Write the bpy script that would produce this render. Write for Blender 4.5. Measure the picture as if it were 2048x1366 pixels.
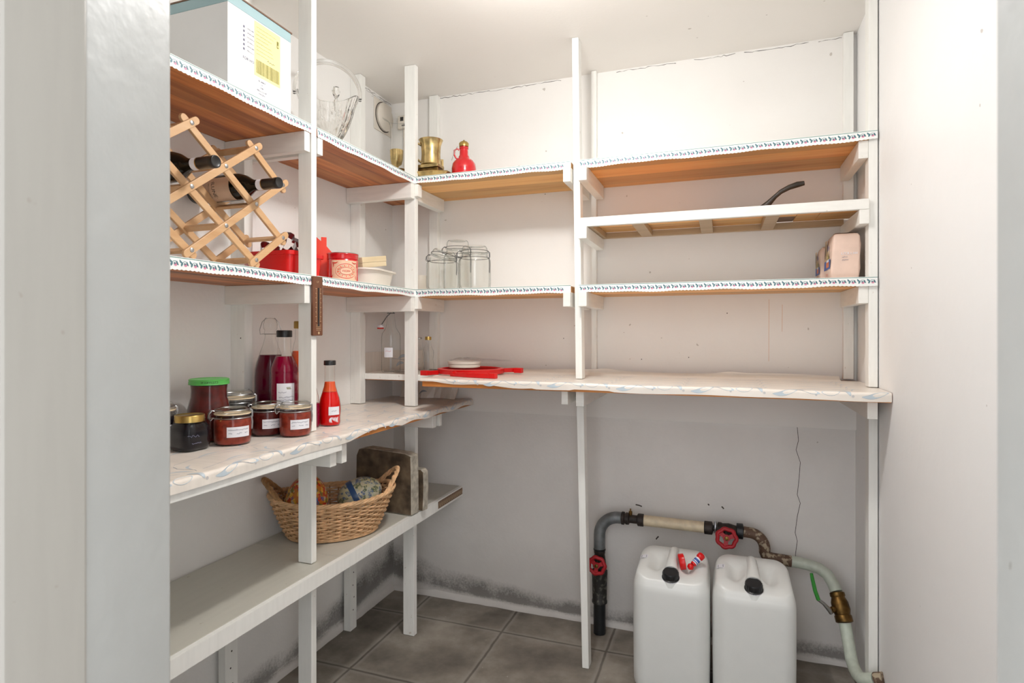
import bpy, bmesh, math, random
from mathutils import Vector, Matrix
random.seed(7)
R = math.radians
PI = math.pi
sc = bpy.context.scene
for o in list(bpy.data.objects): bpy.data.objects.remove(o)
col = sc.collection

# ------------------------------------------------------------------ camera, world, lights, exposure
cam_d = bpy.data.cameras.new('camera'); cam = bpy.data.objects.new('camera', cam_d); col.objects.link(cam)
FPX, Y0, YAW = 1165.2, 663.3, 0.3453
cam_d.sensor_width = 36; cam_d.lens = FPX / 2048 * 36
cam_d.shift_y = (Y0 - 683) / 2048
cam_d.clip_start = 0.02
cam.location = (0, 0, 1.2); cam.rotation_euler = (R(90), 0, YAW)
cam_d.dof.use_dof = True; cam_d.dof.focus_distance = 1.75; cam_d.dof.aperture_fstop = 9
sc.camera = cam
w = bpy.data.worlds.new('world'); sc.world = w; w.use_nodes = True
bg = w.node_tree.nodes['Background']; bg.inputs[0].default_value = (0.93, 0.96, 1.0, 1); bg.inputs[1].default_value = 1.6
LAMP = (-0.45, 1.36, 2.13)
ld = bpy.data.lights.new('bulb_light', 'POINT'); ld.energy = 7.5; ld.color = (1.0, 0.985, 0.965); ld.shadow_soft_size = 0.045
lo = bpy.data.objects.new('bulb_light', ld); lo.location = LAMP; col.objects.link(lo)
ad = bpy.data.lights.new('added_down_light', 'AREA'); ad.shape = 'DISK'; ad.size = 0.09; ad.energy = 2.3; ad.color = ld.color  # added disc below the bulb, evens light between upper and lower walls
ao = bpy.data.objects.new('added_down_light', ad); ao.location = (LAMP[0], LAMP[1], LAMP[2] - 0.05); col.objects.link(ao)
sc.view_settings.view_transform = 'Standard'; sc.view_settings.look = 'None'
sc.view_settings.gamma = 1; sc.view_settings.exposure = 0.95
sc.view_settings.use_curve_mapping = False
try:
    sc.cycles.transparent_max_bounces = 24; sc.cycles.max_bounces = 10; sc.cycles.diffuse_bounces = 5
except Exception: pass

# ------------------------------------------------------------------ materials
def srgb(r, g, b):
    f = lambda c: (c / 255 / 12.92) if c / 255 <= 0.04045 else ((c / 255 + 0.055) / 1.055) ** 2.4
    return (f(r), f(g), f(b), 1)
class NT:
    def __init__(s, name):
        s.m = bpy.data.materials.new(name); s.m.use_nodes = True; s.t = s.m.node_tree; s.n = s.t.nodes; s.l = s.t.links
        s.b = s.n['Principled BSDF']; s.out = s.n['Material Output']
    def node(s, t, **k):
        n = s.n.new(t)
        for a, v in k.items():
            if a.startswith('i_'):
                key = a[2:]
                n.inputs[int(key) if key.isdigit() else key].default_value = v
            else: setattr(n, a, v)
        return n
    def link(s, a, b): s.l.new(a, b)
    def coord(s, scale=(1, 1, 1), loc=(0, 0, 0)):
        tc = s.node('ShaderNodeTexCoord'); mp = s.node('ShaderNodeMapping')
        mp.inputs['Scale'].default_value = scale; mp.inputs['Location'].default_value = loc
        s.link(tc.outputs['Object'], mp.inputs['Vector']); return mp.outputs[0]
    def ramp(s, fac, stops):
        r = s.node('ShaderNodeValToRGB'); e = r.color_ramp.elements
        while len(e) < len(stops): e.new(0.5)
        for i, (p, c) in enumerate(stops): e[i].position = p; e[i].color = c
        s.link(fac, r.inputs[0]); return r.outputs[0]
    def mix(s, fac, a, b, mode='MIX'):
        m = s.node('ShaderNodeMix', data_type='RGBA', blend_type=mode)
        for v, i in ((fac, 0), (a, 6), (b, 7)):
            if hasattr(v, 'is_output'): s.link(v, m.inputs[i])
            else: m.inputs[i].default_value = v
        return m.outputs[2]
    def math(s, op, a, b=0.0):
        m = s.node('ShaderNodeMath', operation=op)
        for i, v in enumerate((a, b)):
            if hasattr(v, 'is_output'): s.link(v, m.inputs[i])
            else: m.inputs[i].default_value = v
        return m.outputs[0]
    def bump(s, h, strength=0.2, dist=0.002):
        b = s.node('ShaderNodeBump'); b.inputs['Strength'].default_value = strength; b.inputs['Distance'].default_value = dist
        s.link(h, b.inputs['Height']); s.link(b.outputs[0], s.b.inputs['Normal'])
def plain(name, c, rough=0.5, metal=0.0, var=0.06, nscale=18, bump=0.0, bscale=60, spec=0.5, scale=(1, 1, 1), coat=0):
    q = NT(name); c = tuple(c[:3]) + (1,)
    v = q.coord(scale)
    n = q.node('ShaderNodeTexNoise', i_Scale=nscale, i_Detail=4.0); q.link(v, n.inputs['Vector'])
    d = tuple(max(0, x * (1 - var)) for x in c[:3]) + (1,); u = tuple(min(1, x * (1 + var)) for x in c[:3]) + (1,)
    q.link(q.ramp(n.outputs[0], [(0.35, d), (0.65, u)]), q.b.inputs['Base Color'])
    q.b.inputs['Roughness'].default_value = rough; q.b.inputs['Metallic'].default_value = metal
    q.b.inputs['Specular IOR Level'].default_value = spec
    if coat: q.b.inputs['Coat Weight'].default_value = coat
    if bump:
        n2 = q.node('ShaderNodeTexNoise', i_Scale=bscale, i_Detail=3.0); q.link(v, n2.inputs['Vector']); q.bump(n2.outputs[0], bump)
    return q.m
def painted(name, c, rough=0.45, brush=(1, 1, 1), bump=0.15, dirt=0.0, var=0.04):
    """hand-painted wood: brush streaks, a few chips and nail marks"""
    q = NT(name); c = tuple(c[:3]) + (1,)
    v = q.coord(brush)
    n = q.node('ShaderNodeTexNoise', i_Scale=14.0, i_Detail=5.0); q.link(v, n.inputs['Vector'])
    d = tuple(x * (1 - var * 2) for x in c[:3]) + (1,)
    base = q.ramp(n.outputs[0], [(0.3, d), (0.6, c)])
    v2 = q.coord()
    s = q.node('ShaderNodeTexNoise', i_Scale=55.0, i_Detail=2.0); q.link(v2, s.inputs['Vector'])
    spots = q.ramp(s.outputs[0], [(0.73, (0, 0, 0, 1)), (0.77, (1, 1, 1, 1))])
    base = q.mix(q.math('MULTIPLY', spots, 0.5 + dirt), base, (c[0] * 0.6, c[1] * 0.5, c[2] * 0.42, 1))
    q.link(base, q.b.inputs['Base Color']); q.b.inputs['Roughness'].default_value = rough
    q.bump(n.outputs[0], bump, 0.002)
    return q.m
def wallmat(name, c, mould=None, bump=0.35, fine=90, gloss=0.6, mottle=0.05, crack=False):
    q = NT(name); v = q.coord()
    n = q.node('ShaderNodeTexNoise', i_Scale=2.3, i_Detail=6.0, i_Roughness=0.6); q.link(v, n.inputs['Vector'])
    d = tuple(x * (1 - mottle) for x in c[:3]) + (1,); u = tuple(min(1, x * (1 + mottle)) for x in c[:3]) + (1,)
    base = q.ramp(n.outputs[0], [(0.35, d), (0.65, u)])
    if mould:
        # damp black mould, a stain with a shape of its own: height above floor, noise broken
        sep = q.node('ShaderNodeSeparateXYZ'); q.link(v, sep.inputs[0])
        n1 = q.node('ShaderNodeTexNoise', i_Scale=5.0, i_Detail=3.0); q.link(v, n1.inputs['Vector'])
        n2 = q.node('ShaderNodeTexNoise', i_Scale=120.0, i_Detail=6.0, i_Roughness=0.8); q.link(v, n2.inputs['Vector'])
        cx, cy, top = mould
        dx = q.math('ABSOLUTE', q.math('SUBTRACT', sep.outputs[0], cx)); dy = q.math('ABSOLUTE', q.math('SUBTRACT', sep.outputs[1], cy))
        dist = q.math('ADD', dx, dy)
        near = q.ramp(dist, [(0.03, (1, 1, 1, 1)), (0.35, (0.6, 0.6, 0.6, 1)), (0.75, (0.42, 0.42, 0.42, 1)), (1.0, (0.36, 0.36, 0.36, 1))])
        h = q.math('MULTIPLY', near, top)
        zz = q.math('DIVIDE', sep.outputs[2], h)
        band = q.ramp(zz, [(0.0, (0.0, 0.0, 0.0, 1)), (0.10, (0.5, 0.5, 0.5, 1)), (0.22, (1, 1, 1, 1)), (0.5, (0.75, 0.75, 0.75, 1)), (1.0, (0, 0, 0, 1))])
        k = q.math('ADD', q.math('MULTIPLY', n1.outputs[0], 1.25), q.math('MULTIPLY', n2.outputs[0], 0.85))
        k = q.math('MULTIPLY', k, band)
        m = q.ramp(k, [(0.60, (0, 0, 0, 1)), (0.78, (0.3, 0.3, 0.3, 1)), (1.0, (0.95, 0.95, 0.95, 1))])
        base = q.mix(m, base, (0.035, 0.032, 0.03, 1))
        # general grime low down
        g = q.ramp(q.math('ADD', sep.outputs[2], q.math('MULTIPLY', n1.outputs[0], 0.2)), [(0.03, (0.85, 0.85, 0.85, 1)), (0.12, (0.5, 0.5, 0.5, 1)), (0.4, (0, 0, 0, 1))])
        base = q.mix(g, base, (c[0] * 0.62, c[1] * 0.6, c[2] * 0.58, 1))
    sp = q.node('ShaderNodeTexNoise', i_Scale=38.0, i_Detail=1.0); q.link(v, sp.inputs['Vector'])
    spots = q.ramp(sp.outputs[0], [(0.80, (0, 0, 0, 1)), (0.81, (0.6, 0.6, 0.6, 1))])
    base = q.mix(spots, base, (c[0] * 0.45, c[1] * 0.4, c[2] * 0.36, 1))
    q.link(base, q.b.inputs['Base Color']); q.b.inputs['Roughness'].default_value = gloss
    n3 = q.node('ShaderNodeTexNoise', i_Scale=float(fine), i_Detail=4.0); q.link(v, n3.inputs['Vector'])
    q.bump(q.math('ADD', n3.outputs[0], q.math('MULTIPLY', n.outputs[0], 2.0)), bump, 0.0025)
    return q.m
def pine(name, axis, c1, c2, c3, plank=0.1, rough=0.45):
    """solid wood: long streaks along axis, plank joints across"""
    q = NT(name)
    sc_ = [9, 9, 9]; sc_['XYZ'.index(axis)] = 0.6
    v = q.coord(tuple(sc_))
    n = q.node('ShaderNodeTexNoise', i_Scale=3.2, i_Detail=6.0, i_Roughness=0.62, i_Distortion=0.5); q.link(v, n.inputs['Vector'])
    base = q.ramp(n.outputs[0], [(0.25, c1), (0.5, c2), (0.75, c3)])
    v1 = q.coord(); sep = q.node('ShaderNodeSeparateXYZ'); q.link(v1, sep.inputs[0])
    across = {'X': 1, 'Y': 0, 'Z': 0}[axis]
    fr = q.math('DIVIDE', sep.outputs[across], plank); fl = q.math('FLOOR', fr)
    wn = q.node('ShaderNodeTexWhiteNoise', noise_dimensions='1D'); q.link(fl, wn.inputs['W'])
    tone = q.ramp(wn.outputs['Value'], [(0, (0.72, 0.68, 0.66, 1)), (1, (1.12, 1.06, 1.0, 1))])
    base = q.mix(1.0, base, tone, 'MULTIPLY')
    f2 = q.math('FRACT', fr)
    ln = q.ramp(f2, [(0.0, (1, 1, 1, 1)), (0.018, (0, 0, 0, 1))])
    base = q.mix(q.math('MULTIPLY', ln, 0.6), base, (c1[0] * 0.35, c1[1] * 0.3, c1[2] * 0.3, 1))
    kn = q.node('ShaderNodeTexNoise', i_Scale=1.3, i_Detail=1.0); q.link(v, kn.inputs['Vector'])
    k = q.ramp(kn.outputs[0], [(0.72, (0, 0, 0, 1)), (0.78, (0.7, 0.7, 0.7, 1))])
    base = q.mix(k, base, (c1[0] * 0.4, c1[1] * 0.35, c1[2] * 0.3, 1))
    q.link(base, q.b.inputs['Base Color']); q.b.inputs['Roughness'].default_value = rough
    q.bump(n.outputs[0], 0.12, 0.001)
    return q.m
def glass(name, tint=(0.95, 0.97, 0.96), edge=(0.72, 0.75, 0.74), rough=0.03, bump=0.0, bscale=60, spec=1.0):
    """thin-walled glass: clear straight on, darker and mirror-like at grazing angles"""
    q = NT(name); q.n.remove(q.b)
    lw = q.node('ShaderNodeLayerWeight', i_Blend=0.5)
    tr = q.node('ShaderNodeBsdfTransparent'); gl = q.node('ShaderNodeBsdfGlossy', i_Roughness=rough)
    gl.inputs[0].default_value = (1, 1, 1, 1)
    q.link(q.ramp(lw.outputs['Facing'], [(0.62, tuple(tint) + (1,)), (1.0, tuple(edge) + (1,))]), tr.inputs[0])
    p_ = q.math('POWER', lw.outputs['Facing'], 3.0)
    mx = q.node('ShaderNodeMixShader'); fac = q.math('MINIMUM', q.math('ADD', q.math('MULTIPLY', p_, 0.5 * spec), 0.025 * spec), 0.8)
    q.link(fac, mx.inputs[0]); q.link(tr.outputs[0], mx.inputs[1]); q.link(gl.outputs[0], mx.inputs[2])
    if bump:
        v = q.coord(); n = q.node('ShaderNodeTexVoronoi', i_Scale=float(bscale)); q.link(v, n.inputs['Vector'])
        b = q.node('ShaderNodeBump'); b.inputs['Strength'].default_value = bump; b.inputs['Distance'].default_value = 0.004
        q.link(n.outputs[0], b.inputs['Height'])
        for t in (lw, gl): q.link(b.outputs[0], t.inputs['Normal'])
    q.link(mx.outputs[0], q.out.inputs[0])
    return q.m
def flat(name, c, rough=0.6, metal=0.0, **k): return plain(name, c, rough, metal, var=0.03, **k)

M = {}
M['wall_up'] = wallmat('smooth_white_board_wall', srgb(242, 239, 235), bump=0.18, fine=60, gloss=0.55, mottle=0.02)
M['wall_left'] = wallmat('white_painted_wall_left', srgb(240, 238, 235), mould=(-1.44, 2.36, 0.40), bump=0.3, gloss=0.5, mottle=0.025)
M['wall_low'] = wallmat('grey_white_plaster', srgb(232, 228, 224), mould=(-1.44, 2.37, 0.33), bump=0.35, gloss=0.55, mottle=0.05)
M['wall_right'] = wallmat('white_plaster_right', srgb(243, 242, 241), bump=0.4, fine=26, gloss=0.5, mottle=0.015)
M['ceil'] = wallmat('ceiling_paint', srgb(242, 237, 231), bump=0.15, gloss=0.65, mottle=0.01)
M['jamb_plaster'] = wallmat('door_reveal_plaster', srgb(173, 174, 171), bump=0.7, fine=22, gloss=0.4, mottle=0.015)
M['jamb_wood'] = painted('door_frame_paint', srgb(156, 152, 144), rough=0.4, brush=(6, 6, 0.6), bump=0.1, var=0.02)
M['white'] = painted('white_paint_wood', srgb(244, 243, 238), brush=(6, 6, 0.7), bump=0.15, var=0.025)
M['white_x'] = painted('white_paint_wood_bars', srgb(242, 240, 234), brush=(0.8, 0.8, 6), bump=0.2, var=0.03)
M['shelf_grey'] = painted('grey_green_shelf_paint', srgb(200, 197, 186), brush=(5, 0.6, 5), bump=0.05, rough=0.38, var=0.02)
pc = (srgb(150, 84, 45), srgb(186, 112, 66), srgb(205, 135, 84))
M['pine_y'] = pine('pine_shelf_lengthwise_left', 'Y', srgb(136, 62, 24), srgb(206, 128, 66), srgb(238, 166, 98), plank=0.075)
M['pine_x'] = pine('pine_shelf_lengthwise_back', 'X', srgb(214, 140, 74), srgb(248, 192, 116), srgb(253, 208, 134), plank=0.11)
M['pine_raw'] = pine('raw_pale_pine', 'X', srgb(190, 160, 120), srgb(214, 186, 146), srgb(226, 202, 166), plank=0.5)
M['pine_orange'] = pine('varnished_pine_edge', 'X', srgb(180, 110, 50), srgb(204, 136, 70), srgb(214, 150, 84), plank=0.5)
M['beech'] = pine('beech_slat', 'Y', srgb(212, 168, 120), srgb(226, 186, 140), srgb(232, 198, 156), plank=2.0)
M['concrete'] = None
M['trim_white'] = flat('lace_paper_white', srgb(244, 246, 244), 0.4)
M['trim_green'] = flat('print_green', srgb(92, 140, 128), 0.5)
M['trim_leaf'] = flat('print_leaf_blue_green', srgb(84, 124, 134), 0.5)
M['trim_pink'] = flat('print_pink', srgb(224, 140, 168), 0.5)
M['cloth'] = plain('oilcloth_cream', srgb(236, 228, 218), 0.3, var=0.05, nscale=3, scale=(2, 14, 2), bump=0.06, bscale=12)
M['cloth_blue'] = flat('print_pale_blue', srgb(196, 208, 216), 0.32)
M['cloth_line'] = flat('print_blue_grey_line', srgb(150, 162, 176), 0.32)
M['cloth_faint'] = flat('print_faint_line', srgb(206, 202, 200), 0.32)
M['glass'] = glass('clear_glass', (0.985, 0.99, 0.985), (0.40, 0.43, 0.42))
M['glass_green'] = glass('greenish_clear_glass', (0.985, 0.988, 0.982), (0.26, 0.30, 0.28))
def refr(name, c, ior=1.5, bump=0):
    q = NT(name); q.b.inputs['Base Color'].default_value = c; q.b.inputs['Roughness'].default_value = 0.02; q.b.inputs['Transmission Weight'].default_value = 1.0; q.b.inputs['IOR'].default_value = ior
    return q.m
M['lead_crystal'] = refr('solid_lead_crystal', (0.98, 0.975, 0.96, 1), 1.54)
M['crystal'] = glass('cut_crystal', (0.93, 0.92, 0.90), (0.34, 0.32, 0.30), rough=0.06, bump=1.0, bscale=75, spec=1.6)
M['crystal_plain'] = glass('crystal_smooth', (0.96, 0.955, 0.95), (0.42, 0.40, 0.38), rough=0.04)
M['film'] = glass('plastic_film', (0.93, 0.93, 0.94), (0.75, 0.75, 0.77), rough=0.12, bump=0.8, bscale=90, spec=1.5)
M['dark_glass'] = plain('dark_bottle_glass', (0.004, 0.005, 0.004), 0.05, var=0.0, spec=0.45)
M['capsule'] = plain('black_foil_capsule', (0.008, 0.008, 0.009), 0.28, var=0.0)
M['gold'] = plain('gold_foil', srgb(196, 166, 98), 0.3, 1.0)
M['brass'] = plain('aged_brass', srgb(200, 176, 124), 0.3, 1.0, var=0.3, nscale=30)
M['brass_dark'] = plain('tarnished_brass', srgb(120, 92, 52), 0.42, 1.0, var=0.4, nscale=40)
M['steel'] = plain('steel_wire', srgb(186, 188, 190), 0.28, 1.0)
M['wire_dark'] = plain('dull_wire', srgb(96, 98, 100), 0.4, 1.0)
M['label_white'] = flat('paper_label', srgb(232, 232, 238), 0.6)
M['ink'] = flat('ink_grey_blue', srgb(112, 112, 134), 0.6)
M['ink_dark'] = flat('ink_dark', srgb(50, 44, 44), 0.6)
M['ink_red'] = flat('ink_red', srgb(210, 60, 50), 0.6)
M['wine_label'] = plain('beige_wine_label', srgb(206, 176, 150), 0.6, var=0.12, nscale=5, scale=(1, 1, 8))
M['jam'] = plain('red_brown_jam', srgb(140, 52, 36), 0.35, var=0.35, nscale=60, spec=0.15)
M['jam_dark'] = plain('dark_red_jam', srgb(88, 28, 24), 0.35, var=0.35, nscale=60, spec=0.15)
M['jam_black'] = plain('black_jelly', srgb(22, 20, 26), 0.3, var=0.2, spec=0.1)
def liquid(name, c, tr=0.25):
    q = NT(name); q.b.inputs['Base Color'].default_value = c; q.b.inputs['Roughness'].default_value = 0.12
    q.b.inputs['Specular IOR Level'].default_value = 0.15; q.b.inputs['Subsurface Weight'].default_value = tr
    q.b.inputs['Subsurface Radius'].default_value = (0.03, 0.004, 0.008); q.b.inputs['Subsurface Scale'].default_value = 0.6
    return q.m
M['juice'] = liquid('dark_berry_juice', srgb(84, 0, 30), 0.1)
M['juice_bright'] = liquid('berry_juice_bright', srgb(130, 0, 44), 0.2)
M['chili'] = liquid('red_sauce', srgb(220, 10, 8), 0.3)
M['chili_orange'] = liquid('orange_sauce', srgb(226, 96, 50), 0.5)
M['gasket'] = flat('cream_rubber', srgb(228, 208, 176), 0.6)
M['black_plastic'] = plain('black_plastic', (0.012, 0.012, 0.013), 0.35, var=0.1)
M['green_lid'] = flat('green_metal_lid', srgb(88, 178, 84), 0.35)
M['red'] = plain('red_plastic', srgb(214, 18, 20), 0.3, var=0.03)
M['red_orange'] = plain('orange_red_plastic', srgb(236, 62, 36), 0.4, var=0.03)
M['red_enamel'] = plain('red_enamel', srgb(204, 22, 30), 0.22, var=0.03, coat=0.5)
M['red_wheel'] = plain('dark_red_cast_wheel', srgb(170, 22, 34), 0.45, var=0.12)
M['plastic_white'] = plain('milky_plastic', srgb(226, 218, 206), 0.4, var=0.02)
M['can'] = plain('milky_can_plastic', srgb(222, 223, 220), 0.32, var=0.01)
M['balsa'] = pine('balsa', 'Y', srgb(214, 196, 158), srgb(232, 218, 184), srgb(238, 226, 196), plank=2)
M['card_white'] = plain('white_cardboard', srgb(233, 232, 231), 0.55, var=0.01)
M['card_blue'] = plain('blue_printed_cardboard', srgb(160, 188, 193), 0.5, var=0.02)
M['card_brown'] = plain('brown_card_edge', srgb(122, 96, 78), 0.7)
M['yellow'] = flat('yellow_sticker', srgb(238, 228, 160), 0.5)
M['olive'] = flat('olive_print', srgb(130, 124, 60), 0.6)
M['bag'] = plain('pink_beige_paper_bag', srgb(228, 200, 184), 0.5, var=0.05, bump=1.0, bscale=26)
M['bag_blue'] = flat('bag_blue', srgb(62, 96, 170), 0.5)
M['bag_orange'] = flat('bag_orange', srgb(214, 120, 70), 0.5)
M['bag_green'] = flat('bag_green', srgb(96, 130, 60), 0.5)
M['wicker'] = plain('wicker', srgb(218, 176, 132), 0.55, var=0.22, nscale=40, bump=0.3, bscale=200)
M['wicker_dark'] = plain('wicker_twist', srgb(176, 134, 90), 0.6, var=0.25, nscale=50)
M['iron'] = plain('dark_cast_iron', srgb(60, 55, 50), 0.5, 0.4, var=0.3)
M['brown_plate'] = plain('brown_thermometer_plastic', srgb(112, 70, 48), 0.4, var=0.08)
M['thermo_print'] = flat('pale_print', srgb(206, 178, 140), 0.5)
M['galv'] = plain('galvanised_pipe', srgb(126, 130, 132), 0.5, 0.5, var=0.25, nscale=25, bump=0.2)
M['pipe_black'] = plain('black_pipe', (0.01, 0.012, 0.014), 0.4, var=0.2)
M['fitting'] = plain('dark_fitting', srgb(54, 46, 42), 0.55, 0.3, var=0.4, nscale=60, bump=0.4, bscale=120)
M['pipe_cream'] = plain('cream_painted_pipe', srgb(222, 206, 176), 0.45, var=0.1, nscale=40)
M['pipe_mint'] = plain('pale_mint_painted_pipe', srgb(196, 204, 190), 0.4, var=0.08, nscale=40)
M['green_lever'] = flat('green_lever_plastic', srgb(52, 140, 52), 0.4)
def rusty(name, c, d, sc_, lo_=0.45, hi=0.6):
    q = NT(name); v = q.coord(); n = q.node('ShaderNodeTexNoise', i_Scale=sc_, i_Detail=5.0); q.link(v, n.inputs['Vector'])
    q.link(q.ramp(n.outputs[0], [(lo_, c), (hi, d)]), q.b.inputs['Base Color']); q.b.inputs['Roughness'].default_value = 0.6; q.bump(n.outputs[0], 0.4, 0.002)
    return q.m
M['rust'] = rusty('flaking_rusty_pipe', srgb(98, 74, 58), srgb(176, 160, 136), 55.0, 0.5, 0.58)
M['stone'] = rusty('rough_stone_slab', srgb(70, 58, 46), srgb(134, 114, 90), 22.0, 0.35, 0.75)
M['stone_lit'] = rusty('grey_stone_painted_lit', srgb(150, 143, 130), srgb(206, 198, 182), 40.0, 0.35, 0.7)  # paler tone for slab sides, lamplight put into the stone colour
M['coupling'] = rusty('worn_coupling', srgb(40, 38, 36), srgb(110, 108, 98), 60.0, 0.5, 0.72)
def egg_mat(name, cols, scale):
    q = NT(name); v = q.coord()
    vo = q.node('ShaderNodeTexVoronoi', i_Scale=float(scale)); q.link(v, vo.inputs['Vector'])
    sep = q.node('ShaderNodeSeparateColor'); q.link(vo.outputs['Color'], sep.inputs[0])
    r = q.node('ShaderNodeValToRGB'); r.color_ramp.interpolation = 'CONSTANT'; e = r.color_ramp.elements
    while len(e) < len(cols): e.new(0.5)
    for i, c in enumerate(cols): e[i].position = i / len(cols); e[i].color = c
    q.link(sep.outputs[0], r.inputs[0])
    n = q.node('ShaderNodeTexNoise', i_Scale=scale * 1.6, i_Detail=3.0); q.link(v, n.inputs['Vector'])
    ln = q.ramp(n.outputs[0], [(0.44, (0, 0, 0, 1)), (0.5, (1, 1, 1, 1)), (0.56, (0, 0, 0, 1))])
    q.link(q.mix(ln, r.outputs[0], cols[0]), q.b.inputs['Base Color'])
    q.b.inputs['Roughness'].default_value = 0.3; return q.m
M['egg_floral'] = egg_mat('papered_egg_floral', [srgb(196, 116, 40), srgb(226, 186, 70), srgb(52, 96, 160), srgb(196, 48, 40), srgb(210, 196, 170), srgb(96, 110, 50)], 88)
M['egg_scene'] = egg_mat('papered_egg_scene', [srgb(206, 200, 160), srgb(96, 110, 84), srgb(190, 194, 180), srgb(96, 116, 146), srgb(214, 206, 184)], 85)
M['egg_blue'] = flat('egg_blue_band', srgb(56, 88, 134), 0.3)
M['egg_red'] = flat('egg_red_patch', srgb(190, 36, 44), 0.3)
M['mark_dark'] = flat('dark_crack_and_shadow', srgb(70, 62, 56), 0.9)
M['tin_cream'] = flat('tin_cream_print', srgb(226, 190, 160), 0.35)
def floor_mat():
    q = NT('dark_concrete_slabs'); v = q.coord(); sep = q.node('ShaderNodeSeparateXYZ'); q.link(v, sep.inputs[0])
    n = q.node('ShaderNodeTexNoise', i_Scale=4.0, i_Detail=8.0, i_Roughness=0.62); q.link(v, n.inputs['Vector'])
    base = q.ramp(n.outputs[0], [(0.3, srgb(92, 85, 77)), (0.5, srgb(130, 122, 112)), (0.7, srgb(164, 156, 145))])
    n2 = q.node('ShaderNodeTexNoise', i_Scale=48.0, i_Detail=2.0); q.link(v, n2.inputs['Vector'])
    sp = q.ramp(n2.outputs[0], [(0.74, (0, 0, 0, 1)), (0.78, (1, 1, 1, 1))])
    base = q.mix(q.math('MULTIPLY', sp, 0.7), base, srgb(196, 192, 184))
    js = []
    for ax, off in ((0, -0.826), (1, 2.177)):
        w_ = q.node('ShaderNodeTexNoise', i_Scale=9.0); q.link(v, w_.inputs['Vector'])
        s = q.math('ADD', q.math('SUBTRACT', sep.outputs[ax], off), q.math('MULTIPLY', q.math('SUBTRACT', w_.outputs[0], 0.5), 0.008))
        f = q.math('ABSOLUTE', q.math('SUBTRACT', q.math('FRACT', q.math('ADD', q.math('DIVIDE', s, 0.42), 0.5)), 0.5))
        js.append(f)
    d = q.math('MINIMUM', js[0], js[1])
    dark = q.ramp(d, [(0.0, (1, 1, 1, 1)), (0.007, (0.9, 0.9, 0.9, 1)), (0.012, (0, 0, 0, 1))])
    pale = q.ramp(d, [(0.008, (0, 0, 0, 1)), (0.018, (0.45, 0.45, 0.45, 1)), (0.05, (0, 0, 0, 1))])
    base = q.mix(pale, base, srgb(160, 154, 146)); base = q.mix(q.math('MULTIPLY', dark, 0.55), base, srgb(56, 50, 46))
    q.link(base, q.b.inputs['Base Color']); q.b.inputs['Roughness'].default_value = 0.62
    q.bump(q.math('SUBTRACT', q.math('MULTIPLY', n.outputs[0], 0.5), dark), 0.3, 0.003)
    return q.m
M['concrete'] = floor_mat()

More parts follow.
